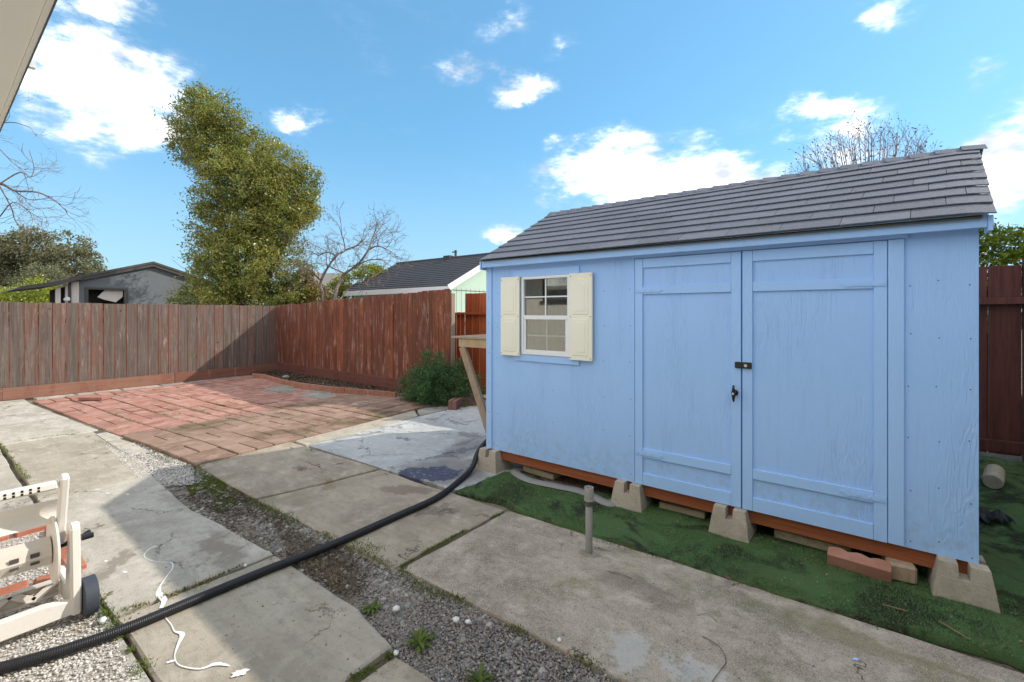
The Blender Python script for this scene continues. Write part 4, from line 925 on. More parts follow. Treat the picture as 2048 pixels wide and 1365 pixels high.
# material for grey boards keys on the board's own x
M['fence_grey'] = woodmat('weathered grey fence board b', (.115, .086, .072), (.205, .165, .142), (.05, .036, .03), (.20, .055, .03), (.17, .07, .045), .5, .09, 0, wear=((.42, .38, .36), .52, .64, .6))
fl = empty('wooden_fence', (-12.05, 0, 0)); tag(fl, 'weathered grey wooden board fence along the left, lit by the sun', 'fence')
flp = empty('holder', (0, 0, 0)); bpy.data.objects.remove(flp)
def fenceroot(name, label):
    o = empty(name, (0, 0, 0)); tag(o, label, 'fence'); return o
bpy.data.objects.remove(fl)
fl = fenceroot('wooden_fence', 'weathered grey wooden board fence along the left side of the patio, partly in sun')
fence_line(fl, (-11.95, -3.4), (-12.13, 5.66), .181, .2, 1.75, 1.73, M['fence_grey'], 'y', .003, .010, (1, 0), .006)
MB().bar((-11.93, -3.4, .115), (-11.985, .85, .115), .03, .22).build('kick_board', M['kick'], fl, .003)
MB().bar((-11.982, .86, .112), (-12.03, 3.4, .112), .03, .215).build('kick_board', M['kick'], fl, .003)
MB().bar((-12.035, 3.41, .115), (-12.09, 5.62, .115), .03, .22).build('kick_board', M['kick'], fl, .003)
for z in (.55, 1.4): MB().bar((-12.0, -3.4, z), (-12.18, 5.6, z), .04, .09).build('rail', M['fence_grey'], fl)
for y in np.arange(-3, 6, 2.2): box('post', -12.14-.02*(y+3), -12.05-.02*(y+3), y-.045, y+.045, 0, 1.7, M['fence_grey'], fl)
fr_ = fenceroot('wooden_fence', 'reddish brown stained board fence behind the bush, rising towards the shed')
fence_line(fr_, (-12.26, 5.70), (-5.80, 5.72), .1405, .25, 1.735, 1.975, M['fence_red'], 'x', .003, .012, (0, 1), .012)
MB().bar((-12.2, 5.685, .13), (-9.3, 5.69, .13), .03, .26).build('kick_board', M['kick_x'], fr_, .003)
MB().bar((-9.29, 5.69, .13), (-5.8, 5.695, .13), .03, .26).build('kick_board', M['kick_x'], fr_, .003)
for z in (.55, 1.4): MB().bar((-12.1, 5.76, z), (-5.8, 5.77, z+.1), .04, .09).build('rail', M['fence_red'], fr_)
box('post', -5.87, -5.78, 5.74, 5.83, 0, 1.9, M['pine_d'], fr_, .004)
for x in np.arange(-11.9, -6.5, 2.2): box('post', x, x+.09, 5.79, 5.88, 0, 1.72, M['fence_red'], fr_)
fb = fenceroot('wooden_fence', 'dark reddish board fence behind the shed, seen at both sides of it')
fa, fb_ = (-6.12, 6.40), (3.6, 7.15)
fence_line(fb, (-6.10, 6.42), (-4.3, 6.55), .175, .02, 1.92, 1.94, M['fence_orange'], 'x', .004, .004, (0, 1), .004)
fence_line(fb, (-4.3, 6.55), (3.6, 7.15), .255, .06, 1.98, 2.08, M['fence_dark'], 'x', .008, .004, (0, 1), .004)
MB().bar((-6.36, 6.37, 1.535), (-4.3, 6.51, 1.545), .075, .04).build('rail', M['fence_orange'], fb, .002)
MB().bar((-4.3, 6.50, 1.62), (3.6, 7.10, 1.70), .05, .07).build('rail', M['fence_dark'], fb, .002)
MB().bar((-4.3, 6.48, .14), (3.6, 7.08, .16), .05, .12).build('rail', M['fence_dark'], fb, .002)
for x in (-3.6, -1.2, 1.36): MB().box(x-.045, x+.045, 6.97+.078*(x-1.3)-.045, 6.97+.078*(x-1.3)+.045, 0, 2.12).build('post', M['fence_dark'], fb, .003)
fence_line(fb, (-6.42, 6.40), (-6.1, 6.42), .10, .02, 1.56, 1.56, M['fence_orange'], 'x', .004, .004, (0, 1), .004)
pk = fenceroot('picket_fence', 'two bleached pickets of the neighbour fence showing over the low orange boards')
for x in (-7.17, -7.03):
    MB().prism([(x-.05, 7.6), (x+.05, 7.6), (x+.05, 7.62), (x-.05, 7.62)], 0, 1.84).build('picket', M['picket'], pk, .004)
    MB().add([(x-.05, 7.6, 1.84), (x+.05, 7.6, 1.84), (x+.03, 7.6, 1.88), (x-.03, 7.6, 1.88), (x-.05, 7.62, 1.84), (x+.05, 7.62, 1.84), (x+.03, 7.62, 1.88), (x-.03, 7.62, 1.88)], [(0, 1, 2, 3), (7, 6, 5, 4), (0, 4, 5, 1), (1, 5, 6, 2), (2, 6, 7, 3), (3, 7, 4, 0)]).build('picket_tip', M['picket'], pk)
MB().bar((-7.4, 7.64, 1.3), (-6.8, 7.64, 1.3), .04, .08).build('rail', M['picket'], pk)

# ------------------------------------------------------------------ planting bed, edging, bush
bd = [(-12.1, 4.98), (-11.4, 5.02), (-9.0, 5.25), (-7.2, 5.5), (-5.8, 5.55), (-5.8, 5.7), (-12.1, 5.7)]
raw('planting_bed', [(x, y, .02) for x, y in bd], [tuple(range(len(bd)))], M['dirt'])['kind'] = 'structure'
leaves('bark_mulch', np.column_stack([sample(bd, 5000), rng.uniform(.02, .06, 5000)]), .045, M['litter'], label='dark bark mulch in the bed under the red fence', cat='mulch', kind='stuff', updown=1.5)
stones('bed_stones', sample(bd, 160), .01, .03, .02, M['pebble'], .6, True, 3, label='small stones lying in the bark mulch bed', cat='stones', kind='stuff')
rk = stones('rock', np.array([G(572, 755, .05)]), .10, .11, .03, M['stone'], .5, True, label='pale rock in the mulch bed near the fence corner', cat='rock')
ed = [Vector((*G(*p), 0)) for p in ((505, 757), (530, 760), (560, 769), (600, 777), (660, 785), (730, 792), (792, 798))]
es = spline(ed, 12); dist = [0]
for i in range(1, len(es)): dist.append(dist[-1]+(es[i]-es[i-1]).length)
def at_(s_): return Vector((np.interp(s_, dist, [p.x for p in es]), np.interp(s_, dist, [p.y for p in es]), 0))
s_ = 0; Lb = .60; cols = 9; k = 0
while s_ < dist[-1]-.1:
    e_ = min(s_+Lb, dist[-1]); eo = MB(); m_ = int(round((e_-s_)/.062))
    for i in range(m_):
        a, b = at_(s_+(e_-s_)*i/m_), at_(s_+(e_-s_)*(i+1)/m_); d = (b-a).normalized(); nrm = Vector((-d.y, d.x, 0)); L = (b-a).length*.97
        pl = [a+nrm*.03, a-nrm*.012]+[a+d*L*q_-nrm*(.012+.020*math.sin(math.pi*q_)) for q_ in (.25, .5, .75)]+[a+d*L-nrm*.012, a+d*L+nrm*.03]
        eo.prism([(p.x, p.y) for p in pl], -.01, .115+random.uniform(-.003, .003), [((p.x*.97+.03*(a.x+d.x*L/2)), (p.y*.97+.03*(a.y+d.y*L/2))) for p in pl])
    o = eo.build('edging_block', M['edging'], None); k += 1; tag(o, ['first', 'second', 'third', 'fourth', 'fifth', 'sixth', 'seventh', 'eighth', 'ninth', 'tenth', 'last'][min(k-1, 10)]+' scalloped terracotta edging block counted from the fence corner', 'edging block', 'scalloped edging blocks along the mulch bed'); s_ = e_+.008
for dx, lab in ((0, 'curved brown edging brick in front, standing behind the pine brace'), (-.09, 'curved brown edging brick at the back, right beside the bush')):
    mb = MB(); pts = []; n = 10; c = Vector((-5.05+dx, 5.62, 0))
    a0, a1 = R(215), R(310)
    arc = [(c.x+.02+.42*math.cos(a0+(a1-a0)*i/n)*1.0+.30*0, c.y+.25-.0+.42*math.sin(a0+(a1-a0)*i/n)) for i in range(n+1)]
    st_ = Vector((*G(908, 822), 0)); en_ = Vector((*G(966, 812), 0))
    ctl = [st_+Vector((dx, 0, 0)), st_.lerp(en_, .35)+Vector((dx-.16, .06, 0)), st_.lerp(en_, .7)+Vector((dx-.15, .05, 0)), en_+Vector((dx, 0, 0))]
    cu = spline(ctl, 5); vs = []
    for i, p in enumerate(cu):
        t_ = (cu[min(i+1, len(cu)-1)]-cu[max(0, i-1)]).normalized(); q_ = Vector((-t_.y, t_.x, 0))*.035
        vs += [p-q_, p+q_, p+q_*.9+Vector((0, 0, .15)), p-q_*.9+Vector((0, 0, .15))]
    m_ = len(cu); mb.add(vs, [(4*i+j, 4*i+(j+1) % 4, 4*i+4+(j+1) % 4, 4*i+4+j) for i in range(m_-1) for j in range(4)]+[(3, 2, 1, 0), (4*m_-4, 4*m_-3, 4*m_-2, 4*m_-1)])
    tag(mb.build('edging_brick', M['edging_d'], None, .004), lab, 'edging brick')

def cloud(clumps, n, shell=.55, sub=0, subr=.3):
    wts = np.array([c[1][0]*c[1][1]*c[1][2] for c in clumps])**.75; wts /= wts.sum(); out = []
    for (c, r_), k in zip(clumps, (wts*n).astype(int)):
        if sub:
            m_ = max(4, int(sub*wts[0]*0+k/ (n/ max(1, sub)))); d = rng.normal(size=(m_, 3)); d /= np.linalg.norm(d, axis=1)[:, None]
            cc = np.array(c)+d*np.array(r_)*(shell+(1-shell)*rng.random((m_, 1))**.6)
            sr = subr*rng.uniform(.6, 1.4, m_); ii = rng.integers(0, m_, k)
            out.append(cc[ii]+rng.normal(size=(k, 3))*sr[ii][:, None]*np.array([.5, .5, .38]))
        else:
            d = rng.normal(size=(k, 3)); d /= np.linalg.norm(d, axis=1)[:, None]
            out.append(np.array(c)+d*np.array(r_)*(shell+(1-shell)*rng.random((k, 1))))
    return np.concatenate(out)
bb = Vector((*G(845, 812), 0)); b2 = Vector((*G(905, 812), 0))
bush = empty('bush', (0, 0, 0)); tag(bush, 'dark green leafy bush growing against the red fence beside the shed', 'bush')
cl = [((bb.x-.12, bb.y+.32, .48), (.40, .36, .42)), ((bb.x-.40, bb.y+.20, .30), (.28, .30, .30)), ((bb.x+.12, bb.y+.15, .32), (.32, .34, .34)), ((b2.x-.05, b2.y+.25, .30), (.36, .30, .36)), ((b2.x+.12, b2.y+.30, .22), (.26, .26, .26)), ((bb.x-.05, bb.y+.05, .16), (.42, .22, .18)), ((b2.x-.15, b2.y+.35, .60), (.14, .14, .16))]
leaves('foliage', cloud(cl, 30000, .45, 420, .10), .030, M['leaf_bush'], bush, .42)
mb = MB()
for i in range(40):
    c, r_ = random.choice(cl); a = Vector((bb.x+random.uniform(-.1, .4), bb.y+.25, 0)); b = Vector(c)+Vector([random.uniform(-1, 1)*q for q in r_])
    mb.tube([a, a.lerp(b, .5)+Vector((0, 0, .05)), b], [.008, .005, .002], 5)
mb.build('stems', M['bark_d'], bush)
q = sample([(bb.x-.5, bb.y-.12), (b2.x+.3, b2.y-.02), (b2.x+.3, b2.y+.2), (bb.x-.5, bb.y+.2)], 900)
blades('grass_tufts', q, .10, .006, 0, M['weed'], .7, label='dry and green grass tufts at the foot of the bush', cat='grass', kind='stuff')
pgc = G(795+0, 0+808); 
stones('white_gravel', sample([(G(700, 815)[0], G(700, 815)[1]), (G(725, 806)[0], G(725, 806)[1]), (G(750, 804)[0], G(750, 804)[1]), (G(745, 811)[0], G(745, 811)[1])], 900), .004, .012, .03, M['whitegravel'], .6, label='round patch of white pebbles on the shaded brown pavers', cat='gravel', kind='stuff')
# right side junk
o = MB().tube([(0, 0, 0), (0, .02, 0), (0, .26, 0), (0, .28, 0)], [.06, .07, .066, .05], 18).build('concrete_plug', M['block'], None); o.location = (*G(1985, 968, .07), .085); o.rotation_euler = (R(8), 0, R(-12)); tag(o, 'round grey concrete plug lying on the turf right of the shed', 'concrete plug')
mb = MB(); n = 12; c = G(1972, 1050)
mb.add([(c[0]-.10+.24*i/n, c[1]+.05*math.sin(i*.9)-.05+.10*j, .03+.05*abs(math.sin(i*.7+j*2))) for j in range(3) for i in range(n+1)], [(j*(n+1)+i, j*(n+1)+i+1, (j+1)*(n+1)+i+1, (j+1)*(n+1)+i) for j in range(2) for i in range(n)])
tag(mb.build('plastic_scrap', M['fabric']), 'crumpled black plastic scrap on the turf at the right shed corner', 'scrap')
for px, py, L, ag, lab in ((1790, 1219, .10, 5, 'pale wood splinter on the turf in front of the right pier block'), (1905, 1262, .12, -42, 'long straw stalk on the turf near the right edge'), (1455, 1158, .05, -50, 'dry brown leaf on the turf below the doors')):
    c = G(px, py, .03); mb = MB().box(-L/2, L/2, -.0035 if 'leaf' not in lab else -.012, .0035 if 'leaf' not in lab else .012, 0, .003); o = mb.build('wood_splinter' if 'leaf' not in lab else 'dry_leaf', M['straw'] if 'leaf' not in lab else M['litter']); o.location = (c[0], c[1], .036); o.rotation_euler = (0, 0, R(ag)); tag(o, lab, 'splinter' if 'leaf' not in lab else 'leaf')

# ------------------------------------------------------------------ brick border and hose cart
bbd = box('brick_border', -4.66, -3.60, -.5, .61, -.06, .022, M['mortar']); tag(bbd, 'low mortared red brick border behind the beige hose cart', 'brick border')
bm_ = MB().box(-.095, .095, -.045, .045, -.05, .0).build('x', M['brick'], None, .008); BM = bm_.data; BM.name = 'brick'; bpy.data.objects.remove(bm_)
for i in range(5):
    for x in (-4.60, -3.665):
        o = bpy.data.objects.new('brick', BM); link(o, bbd); o.location = (x+random.uniform(-.006, .006), .48-i*.215, .055+random.uniform(-.004, .004)); o.rotation_euler = (random.gauss(0, .02), random.gauss(0, .02), R(90)+random.gauss(0, .03))
for i in range(4):
    o = bpy.data.objects.new('brick', BM); link(o, bbd); o.location = (-4.42+i*.215, .56, .05+random.uniform(-.004, .004)); o.rotation_euler = (random.gauss(0, .02), random.gauss(0, .02), random.gauss(0, .03))
stones('border_gravel', sample([(-4.53, -.3), (-3.73, -.3), (-3.73, .5), (-4.53, .5)], 5000), .003, .009, .024, M['whitegravel'], .7, label='white gravel filling the inside of the brick border', cat='gravel', kind='stuff')

ct = empty('hose_cart', (0, 0, 0)); tag(ct, 'empty beige plastic hose reel cart with grey wheel at the left edge', 'hose cart')
Y1, Y0 = .475, -.45
pbx = lambda n, x0, x1, y0, y1, z0, z1, m='beige', bv=.006: box(n, x0, x1, y0, y1, z0, z1, M[m], ct, bv)
MB().prism([(Y0, .035), (Y1+.01, .035), (Y1+.01, .10), (.36, .125), (Y0, .115)], -.022, .022).build('base_beam', M['beige'], ct, .005)
o = ct.children[-1]; o.matrix_world = Matrix.Translation((-3.16, 0, 0)) @ Matrix(((0, 0, 1, 0), (1, 0, 0, 0), (0, 1, 0, 0), (0, 0, 0, 1)))
# side frame (edge-on to the camera): a tapered panel in the XZ plane
mb = MB(); pr = [(-3.60, .03), (-3.13, .03), (-3.125, .12), (-3.15, .46), (-3.19, .485), (-3.24, .44), (-3.30, .14), (-3.60, .12)]
n = len(pr); mb.add([(x, Y1-.018, z) for x, z in pr]+[(x, Y1+.018, z) for x, z in pr], [tuple(range(n)), tuple(range(2*n-1, n-1, -1))]+[(i, n+i, n+(i+1) % n, (i+1) % n) for i in range(n)])
mb.build('side_frame', M['beige'], ct, .006, 2)
mb = MB(); mb.add([(x, Y0-.018, z) for x, z in pr]+[(x, Y0+.018, z) for x, z in pr], [tuple(range(n)), tuple(range(2*n-1, n-1, -1))]+[(i, n+i, n+(i+1) % n, (i+1) % n) for i in range(n)]); mb.build('side_frame', M['beige'], ct, .006, 2)
# handle: two uprights and a slotted grip
for y in (.437, Y0+.05):
    MB().bar((-3.30, y, .36), (-3.17, y, .735), .034, .055, (1, 0, 0)).build('handle_upright', M['beige'], ct, .008)
MB().bar((-3.18, .415, .695), (-3.18, Y0+.07, .695), .045, .042).build('grip', M['beige'], ct, .01)
g_ = ct.children[-1]
for i in range(12):
    y = .345-i*.0275
    for z in (.702, .687): MB().box(-3.1576, -3.150, y-.005, y+.005, z-.0055, z+.0055).build('grip_slot', M['black'], ct) if False else MB().box(-3.158, -3.1565, y-.0045, y+.0045, z-.0055, z+.0055).build('grip_slot', M['black'], g_)
# storage tray / back panel
mb = MB(); n = 10; vs = []
for i in range(n+1):
    t_ = i/n; vs += [(-3.26-.05*math.sin(t_*2.4), .425, .60-.13*t_), (-3.26-.05*math.sin(t_*2.4), Y0+.04, .60-.13*t_)]
k0 = len(vs); vs += [(x-.006, y, z) for x, y, z in vs]
mb.add(vs, [(2*i, 2*i+1, 2*i+3, 2*i+2) for i in range(n)]+[(k0+2*i+2, k0+2*i+3, k0+2*i+1, k0+2*i) for i in range(n)]+[(0, 2*n, k0+2*n, k0) if False else (0, k0, k0+1, 1), (2*n, 2*n+1, k0+2*n+1, k0+2*n)]+[(2*i, 2*i+2, k0+2*i+2, k0+2*i) for i in range(n)])
mb.build('tray', M['beige'], ct, smooth=False)
# reel: flanges + ribbed drum
for y in (.405, Y0+.09):
    MB().tube([(-3.30, y, .335), (-3.30, y+.004, .335), (-3.30, y+.012, .335), (-3.30, y+.016, .335)], [.16, .172, .172, .15], 40).build('reel_flange', M['beige'], ct)
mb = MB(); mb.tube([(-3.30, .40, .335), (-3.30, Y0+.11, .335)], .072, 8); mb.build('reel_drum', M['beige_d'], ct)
dr_ = ct.children[-1]
for i in range(7):
    y = .34-i*.07
    MB().box(-3.2315, -3.2270, y-.016, y+.016, .345, .365).build('drum_slot', M['greytrim'], dr_)
    MB().box(-3.2315, -3.2270, y-.016, y+.016, .31, .322).build('drum_slot', M['greytrim'], dr_)
MB().tube([(-3.30, .40, .335), (-3.27, .50, .36), (-3.22, .535, .40)], .012, 10).build('axle', M['black'], ct)
MB().tube([(-3.175, .50, .395), (-3.175, .545, .395)], .014, 12).build('crank_stub', M['black'], ct)
# truss crossbar
tb = MB().box(-3.438, -3.43, Y0, .45, .05, .125).box(-3.43, -3.395, Y0, .45, .12, .126).box(-3.43, -3.395, Y0, .45, .049, .055)
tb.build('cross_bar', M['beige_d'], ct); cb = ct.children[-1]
y = .44; up = True
while y > Y0+.1:
    MB().bar((-3.412, y, .122 if up else .054), (-3.412, y-.085, .054 if up else .122), .034, .004, (1, 0, 0)).build('rib', M['beige'], cb); y -= .085; up = not up
for x in (-3.165,):
    MB().tube([(x, .498, .093), (x, .502, .093), (x, .552, .093), (x, .556, .093)], [.082, .093, .093, .08], 36).build('wheel', M['rubber'], ct)
    wh = ct.children[-1]
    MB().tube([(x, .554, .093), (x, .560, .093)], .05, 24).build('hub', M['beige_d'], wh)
    MB().tube([(x, Y0-.03, .093), (x, Y0-.08, .093)], .093, 36).build('wheel', M['rubber'], ct)
    MB().tube([(x, Y0-.02, .093), (x, .50, .093)], .008, 8).build('wheel_axle', M['steel'], ct)

# ------------------------------------------------------------------ own house (eave overhead, wall behind the camera)
hs_ = empty('house', (0, 0, 0)); tag(hs_, 'cream house whose pale eave shows at the top left corner', 'house')
wy = -.50; A, B_ = -4.95, -3.75
hw = MB().box(-9.5, A, wy-.12, wy, 0, 2.45).box(B_, 5, wy-.12, wy, 0, 2.45).box(A, B_, wy-.12, wy, 0, 1.78).box(A, B_, wy-.12, wy, 2.40, 2.45)
hw.build('wall', M['stucco'], hs_)
fwn = MB().box(A, A+.04, wy-.06, wy+.015, 1.78, 2.40).box(B_-.04, B_, wy-.06, wy+.015, 1.78, 2.40).box(A+.04, B_-.04, wy-.06, wy+.015, 2.36, 2.40).box(A+.04, B_-.04, wy-.06, wy+.015, 1.78, 1.81).box(-4.37, -4.33, wy-.05, wy+.01, 1.81, 2.36)
fwn.build('window_frame', M['greytrim'], hs_); box('window_sill', A-.05, B_+.05, wy+.001, wy+.05, 1.74, 1.779, M['greytrim'], hs_)
box('pane', A+.04, B_-.04, wy-.05, wy-.045, 1.81, 2.36, M['glass_d'], hs_); box('room', A-.3, B_+.3, wy-1.5, wy-1.45, 1.3, 2.44, M['interior'], hs_)
box('soffit', -9.8, 5.3, wy, .218, 2.45, 2.468, M['soffit'], hs_)
box('soffit_strip', -9.8, 5.3, .12, .124, 2.4475, 2.4497, M['whitetrim'], hs_)
box('fascia', -9.8, 5.3, .2185, .232, 2.444, 2.60, M['soffit'], hs_); box('drip_edge_shadow', -9.8, 5.3, .2325, .236, 2.440, 2.60, M['teal'], hs_)
MB().add([(-9.8, .2365, 2.60), (5.3, .2365, 2.60), (5.3, -4, 3.9), (-9.8, -4, 3.9), (-9.8, .2365, 2.62), (5.3, .2365, 2.62), (5.3, -4, 3.92), (-9.8, -4, 3.92)], [(3, 2, 1, 0), (4, 5, 6, 7), (0, 1, 5, 4), (1, 2, 6, 5), (2, 3, 7, 6), (3, 0, 4, 7)]).build('roof', M['shingle_f'], hs_)
box('wall', -9.5, 5, -6, -5.9, 0, 2.45, M['stucco'], hs_)
c = P(56, 128, 1.66); MB().box(c.x-.012, c.x+.012, .2365, .254, c.z-.012, c.z+.012).build('hook', M['whitetrim'], hs_)

# ------------------------------------------------------------------ neighbour buildings
gh = empty('neighbour_shed', (0, 0, 0)); tag(gh, 'mint green outbuilding with dark shingle roof and white fascia beyond the red fence', 'outbuilding')
gx0, gx1, gy0, gyr, gy1, ze, zr = -14.35, -9.2, 9.0, 11.26, 13.5, 2.27, 3.42
mb = MB(); mb.add([(x, y, z) for x in (gx0+.2, gx1-.12) for y, z in ((gy0+.25, 0), (gy1-.25, 0), (gy1-.25, ze), (gyr, zr-.1), (gy0+.25, ze))], [(0, 1, 2, 3, 4), (9, 8, 7, 6, 5), (0, 5, 6, 1), (1, 6, 7, 2), (2, 7, 8, 3), (3, 8, 9, 4), (4, 9, 5, 0)])
mb.build('wall', M['greenwall'], gh)
gv = MB()
for y in np.arange(gy0+.45, gy1-.3, .2): gv.box(gx1-.1195, gx1-.1165, y-.004, y+.004, 0, ze)
o = gv.build('siding_groove', M['greytrim'], gh); o['kind'] = 'stuff'
box('wall_seam', gx1-.119, gx1-.112, gy0+.3, gy1-.3, 2.20, 2.215, M['greytrim'], gh)
for side in (0, 1):
    mb = MB(); nC = 15; ya, yb = (gy0, gyr) if side == 0 else (gy1, gyr)
    for i in range(nC):
        y0, z0 = ya+(yb-ya)*i/nC, ze+.04+(zr-ze)*i/nC; y1, z1 = ya+(yb-ya)*(i+1)/nC, ze+.04+(zr-ze)*(i+1)/nC
        mb.add([(gx0, y0, z0-.01), (gx1, y0, z0-.01), (gx1, y0, z0+.022), (gx0, y0, z0+.022), (gx1, y1, z1+.0), (gx0, y1, z1+.0)], [(0, 1, 2, 3), (3, 2, 4, 5), (0, 3, 5), (1, 4, 2), (0, 5, 4, 1)])
    mb.build('shingle_course', M['shingle_f'], gh)
    o = gh.children[-1]; o['kind'] = 'stuff'
MB().tube([(gx0, gyr, zr+.04), (gx1, gyr, zr+.04)], .05, 6).build('ridge_cap', M['shingle_f'], gh)
box('fascia', gx0, gx1+.02, gy0-.03, gy0-.005, ze-.13, ze+.03, M['whitetrim'], gh)
MB().bar((gx1+.035, gy0-.02, ze-.02), (gx1+.035, gyr, zr-.03), .025, .17).build('barge_board', M['whitetrim'], gh)
MB().bar((gx1+.035, gy1, ze-.02), (gx1+.035, gyr, zr-.03), .025, .17).build('barge_board', M['whitetrim'], gh)
c = P(902, 510, 16.0); box('vent_pipe', c.x-.03, c.x+.03, gyr+.3, gyr+.36, 3.2, 3.78, M['greytrim'], gh); box('vent_cap', c.x-.16, c.x+.05, gyr+.31, gyr+.35, 3.70, 3.74, M['greytrim'], gh)
box('roof_vent', -11.6, -11.3, gyr-.15, gyr+.05, zr-.05, zr+.12, M['shingle_f'], gh)

nb = empty('unseen_shade_house', (0, 0, 0)); tag(nb, 'unseen house added beyond the right side of the yard to shade the turf and slabs', 'house')  # unseen occluder, its two heights shaped to cast the shade over the yard
NX = 2.62
MB().box(NX, 8, -1, 6.7, 0, 3.62).build('wall', M['stucco'], nb); MB().box(NX, 8, 6.702, 12, 0, 4.3).build('upper_wall', M['stucco'], nb)
MB().box(NX-.05, 8.1, -1.1, 6.69, 3.63, 3.80).build('roof', M['roofgrey'], nb); MB().box(NX-.05, 8.1, 6.70, 12.1, 4.31, 4.45).build('upper_roof', M['roofgrey'], nb)
for y in (1.2, 4.2):
    f_w = MB().box(NX-.03, NX-.002, y, y+1.1, 1.2, 2.3).build('window_frame', M['white'], nb); box('pane', NX-.036, NX-.032, y+.06, y+1.04, 1.26, 2.24, M['glass_d'], f_w)

gb = empty('old_garage', (0, 0, 0)); tag(gb, 'run down grey stucco gable building with glassless window beyond the left fence', 'building')
bx = -18.0
def yz(name, polys, x0, x1, mat, parent=gb, holes=None):
    mb = MB()
    for pl in polys:
        n = len(pl); mb.add([(x0, y, z) for y, z in pl]+[(x1, y, z) for y, z in pl], [tuple(range(n)), tuple(range(2*n-1, n-1, -1))]+[(i, n+i, n+(i+1) % n, (i+1) % n) for i in range(n)])
    return mb.build(name, M[mat], parent)
def zt_(y): return 3.10-(abs(y-4.5)*.325)
yz('wall', [[(2.78, 0), (2.96, 0), (2.96, zt_(2.96)), (2.78, zt_(2.78))], [(3.82, 0), (7.3, 0), (7.3, zt_(7.3)), (4.5, 3.10), (3.82, zt_(3.82))], [(2.96, 0), (3.82, 0), (3.82, 1.60), (2.96, 1.60)], [(2.96, 2.26), (3.82, 2.26), (3.82, zt_(3.82)), (2.96, zt_(2.96))]], bx-.15, bx, 'greystucco')
yz('roof', [[(2.55, zt_(2.55)+.02), (4.5, 3.12), (4.5, 3.19), (2.55, zt_(2.55)+.09)], [(4.5, 3.12), (7.6, zt_(7.6)+.02), (7.6, zt_(7.6)+.09), (4.5, 3.19)]], bx-6, bx+.12, 'greytrim')
yz('barge_board', [[(2.55, zt_(2.55)-.07), (4.5, 3.03), (4.5, 3.115), (2.55, zt_(2.55)+.015)], [(4.5, 3.03), (7.6, zt_(7.6)-.07), (7.6, zt_(7.6)+.015), (4.5, 3.115)]], bx+.06, bx+.1, 'greytrim')
w_ = yz('window_frame', [[(2.90, 1.55), (2.98, 1.55), (2.98, 2.30), (2.90, 2.30)], [(3.80, 1.55), (3.88, 1.55), (3.88, 2.30), (3.80, 2.30)], [(2.981, 2.24), (3.799, 2.24), (3.799, 2.30), (2.981, 2.30)], [(2.981, 1.70), (3.799, 1.70), (3.799, 1.76), (2.981, 1.76)]], bx-.02, bx+.03, 'greytrim')
box('dark_backing', bx-.5, bx-.48, 2.9, 3.9, 1.3, 2.6, M['interior'], gb)  # dark sheet standing in for the unlit inside behind the window opening
yz('pale_panel', [[(3.20, 2.02), (3.38, 2.25), (3.79, 2.25), (3.79, 2.05), (3.62, 1.87), (3.35, 1.95)]], bx-.14, bx-.10, 'pale')  # added panel, shaped and coloured as the sunlit white wall seen beyond
# leaning porch on its left
yz('porch_wall', [[(2.30, 0), (2.40, 0), (2.40, 2.32), (2.30, 2.25)], [(2.50, 0), (2.56, 0), (2.56, 2.4), (2.50, 2.38)], [(2.62, 0), (2.78, 0), (2.78, 2.46), (2.62, 2.42)]], bx-.1, bx+.0, 'pale')
yz('porch_dark', [[(2.25, 0), (2.79, 0), (2.79, 2.4), (2.25, 2.2)]], bx-.6, bx-.5, 'interior')
yz('porch_roof', [[(1.45, 2.15), (2.35, 2.33), (2.80, 2.52), (2.80, 2.60), (2.30, 2.44), (1.62, 2.26)]], bx-3, bx+.3, 'greytrim')
MB().tube([(bx+.05, 2.55, 0), (bx+.05, 2.58, 2.44)], .03, 8).build('drain_pipe', M['greytrim'], gb)
MB().tube([(bx+.08, 2.5, 1.93), (bx+.16, 2.52, 1.95)], .06, 10).build('lamp', M['whitetrim'], gb)
box('side_wall', bx-6, bx-.16, 7.2, 7.3, 0, 2.1, M['greystucco'], gb)

fh = empty('distant_house', (0, 0, 0)); tag(fh, 'distant house with grey brown roof showing between the trees', 'house')
a = P(585, 545, 27); b = P(700, 548, 27); cN = P(585, 600, 24); dN = P(700, 600, 24)
MB().add([a, b, dN, cN, a-Vector((0, 0, .1)), b-Vector((0, 0, .1)), dN-Vector((0, 0, .1)), cN-Vector((0, 0, .1))], [(0, 1, 2, 3), (7, 6, 5, 4), (3, 2, 6, 7), (0, 4, 5, 1), (1, 5, 6, 2), (0, 3, 7, 4)]).build('roof', M['roofgrey'], fh)
a2 = P(600, 590, 24.5); b2_ = P(690, 590, 24.5); MB().bar((a2.x, a2.y, 1.1), (b2_.x, b2_.y, 1.1), .2, 2.2).build('wall', M['whitetrim'], fh)

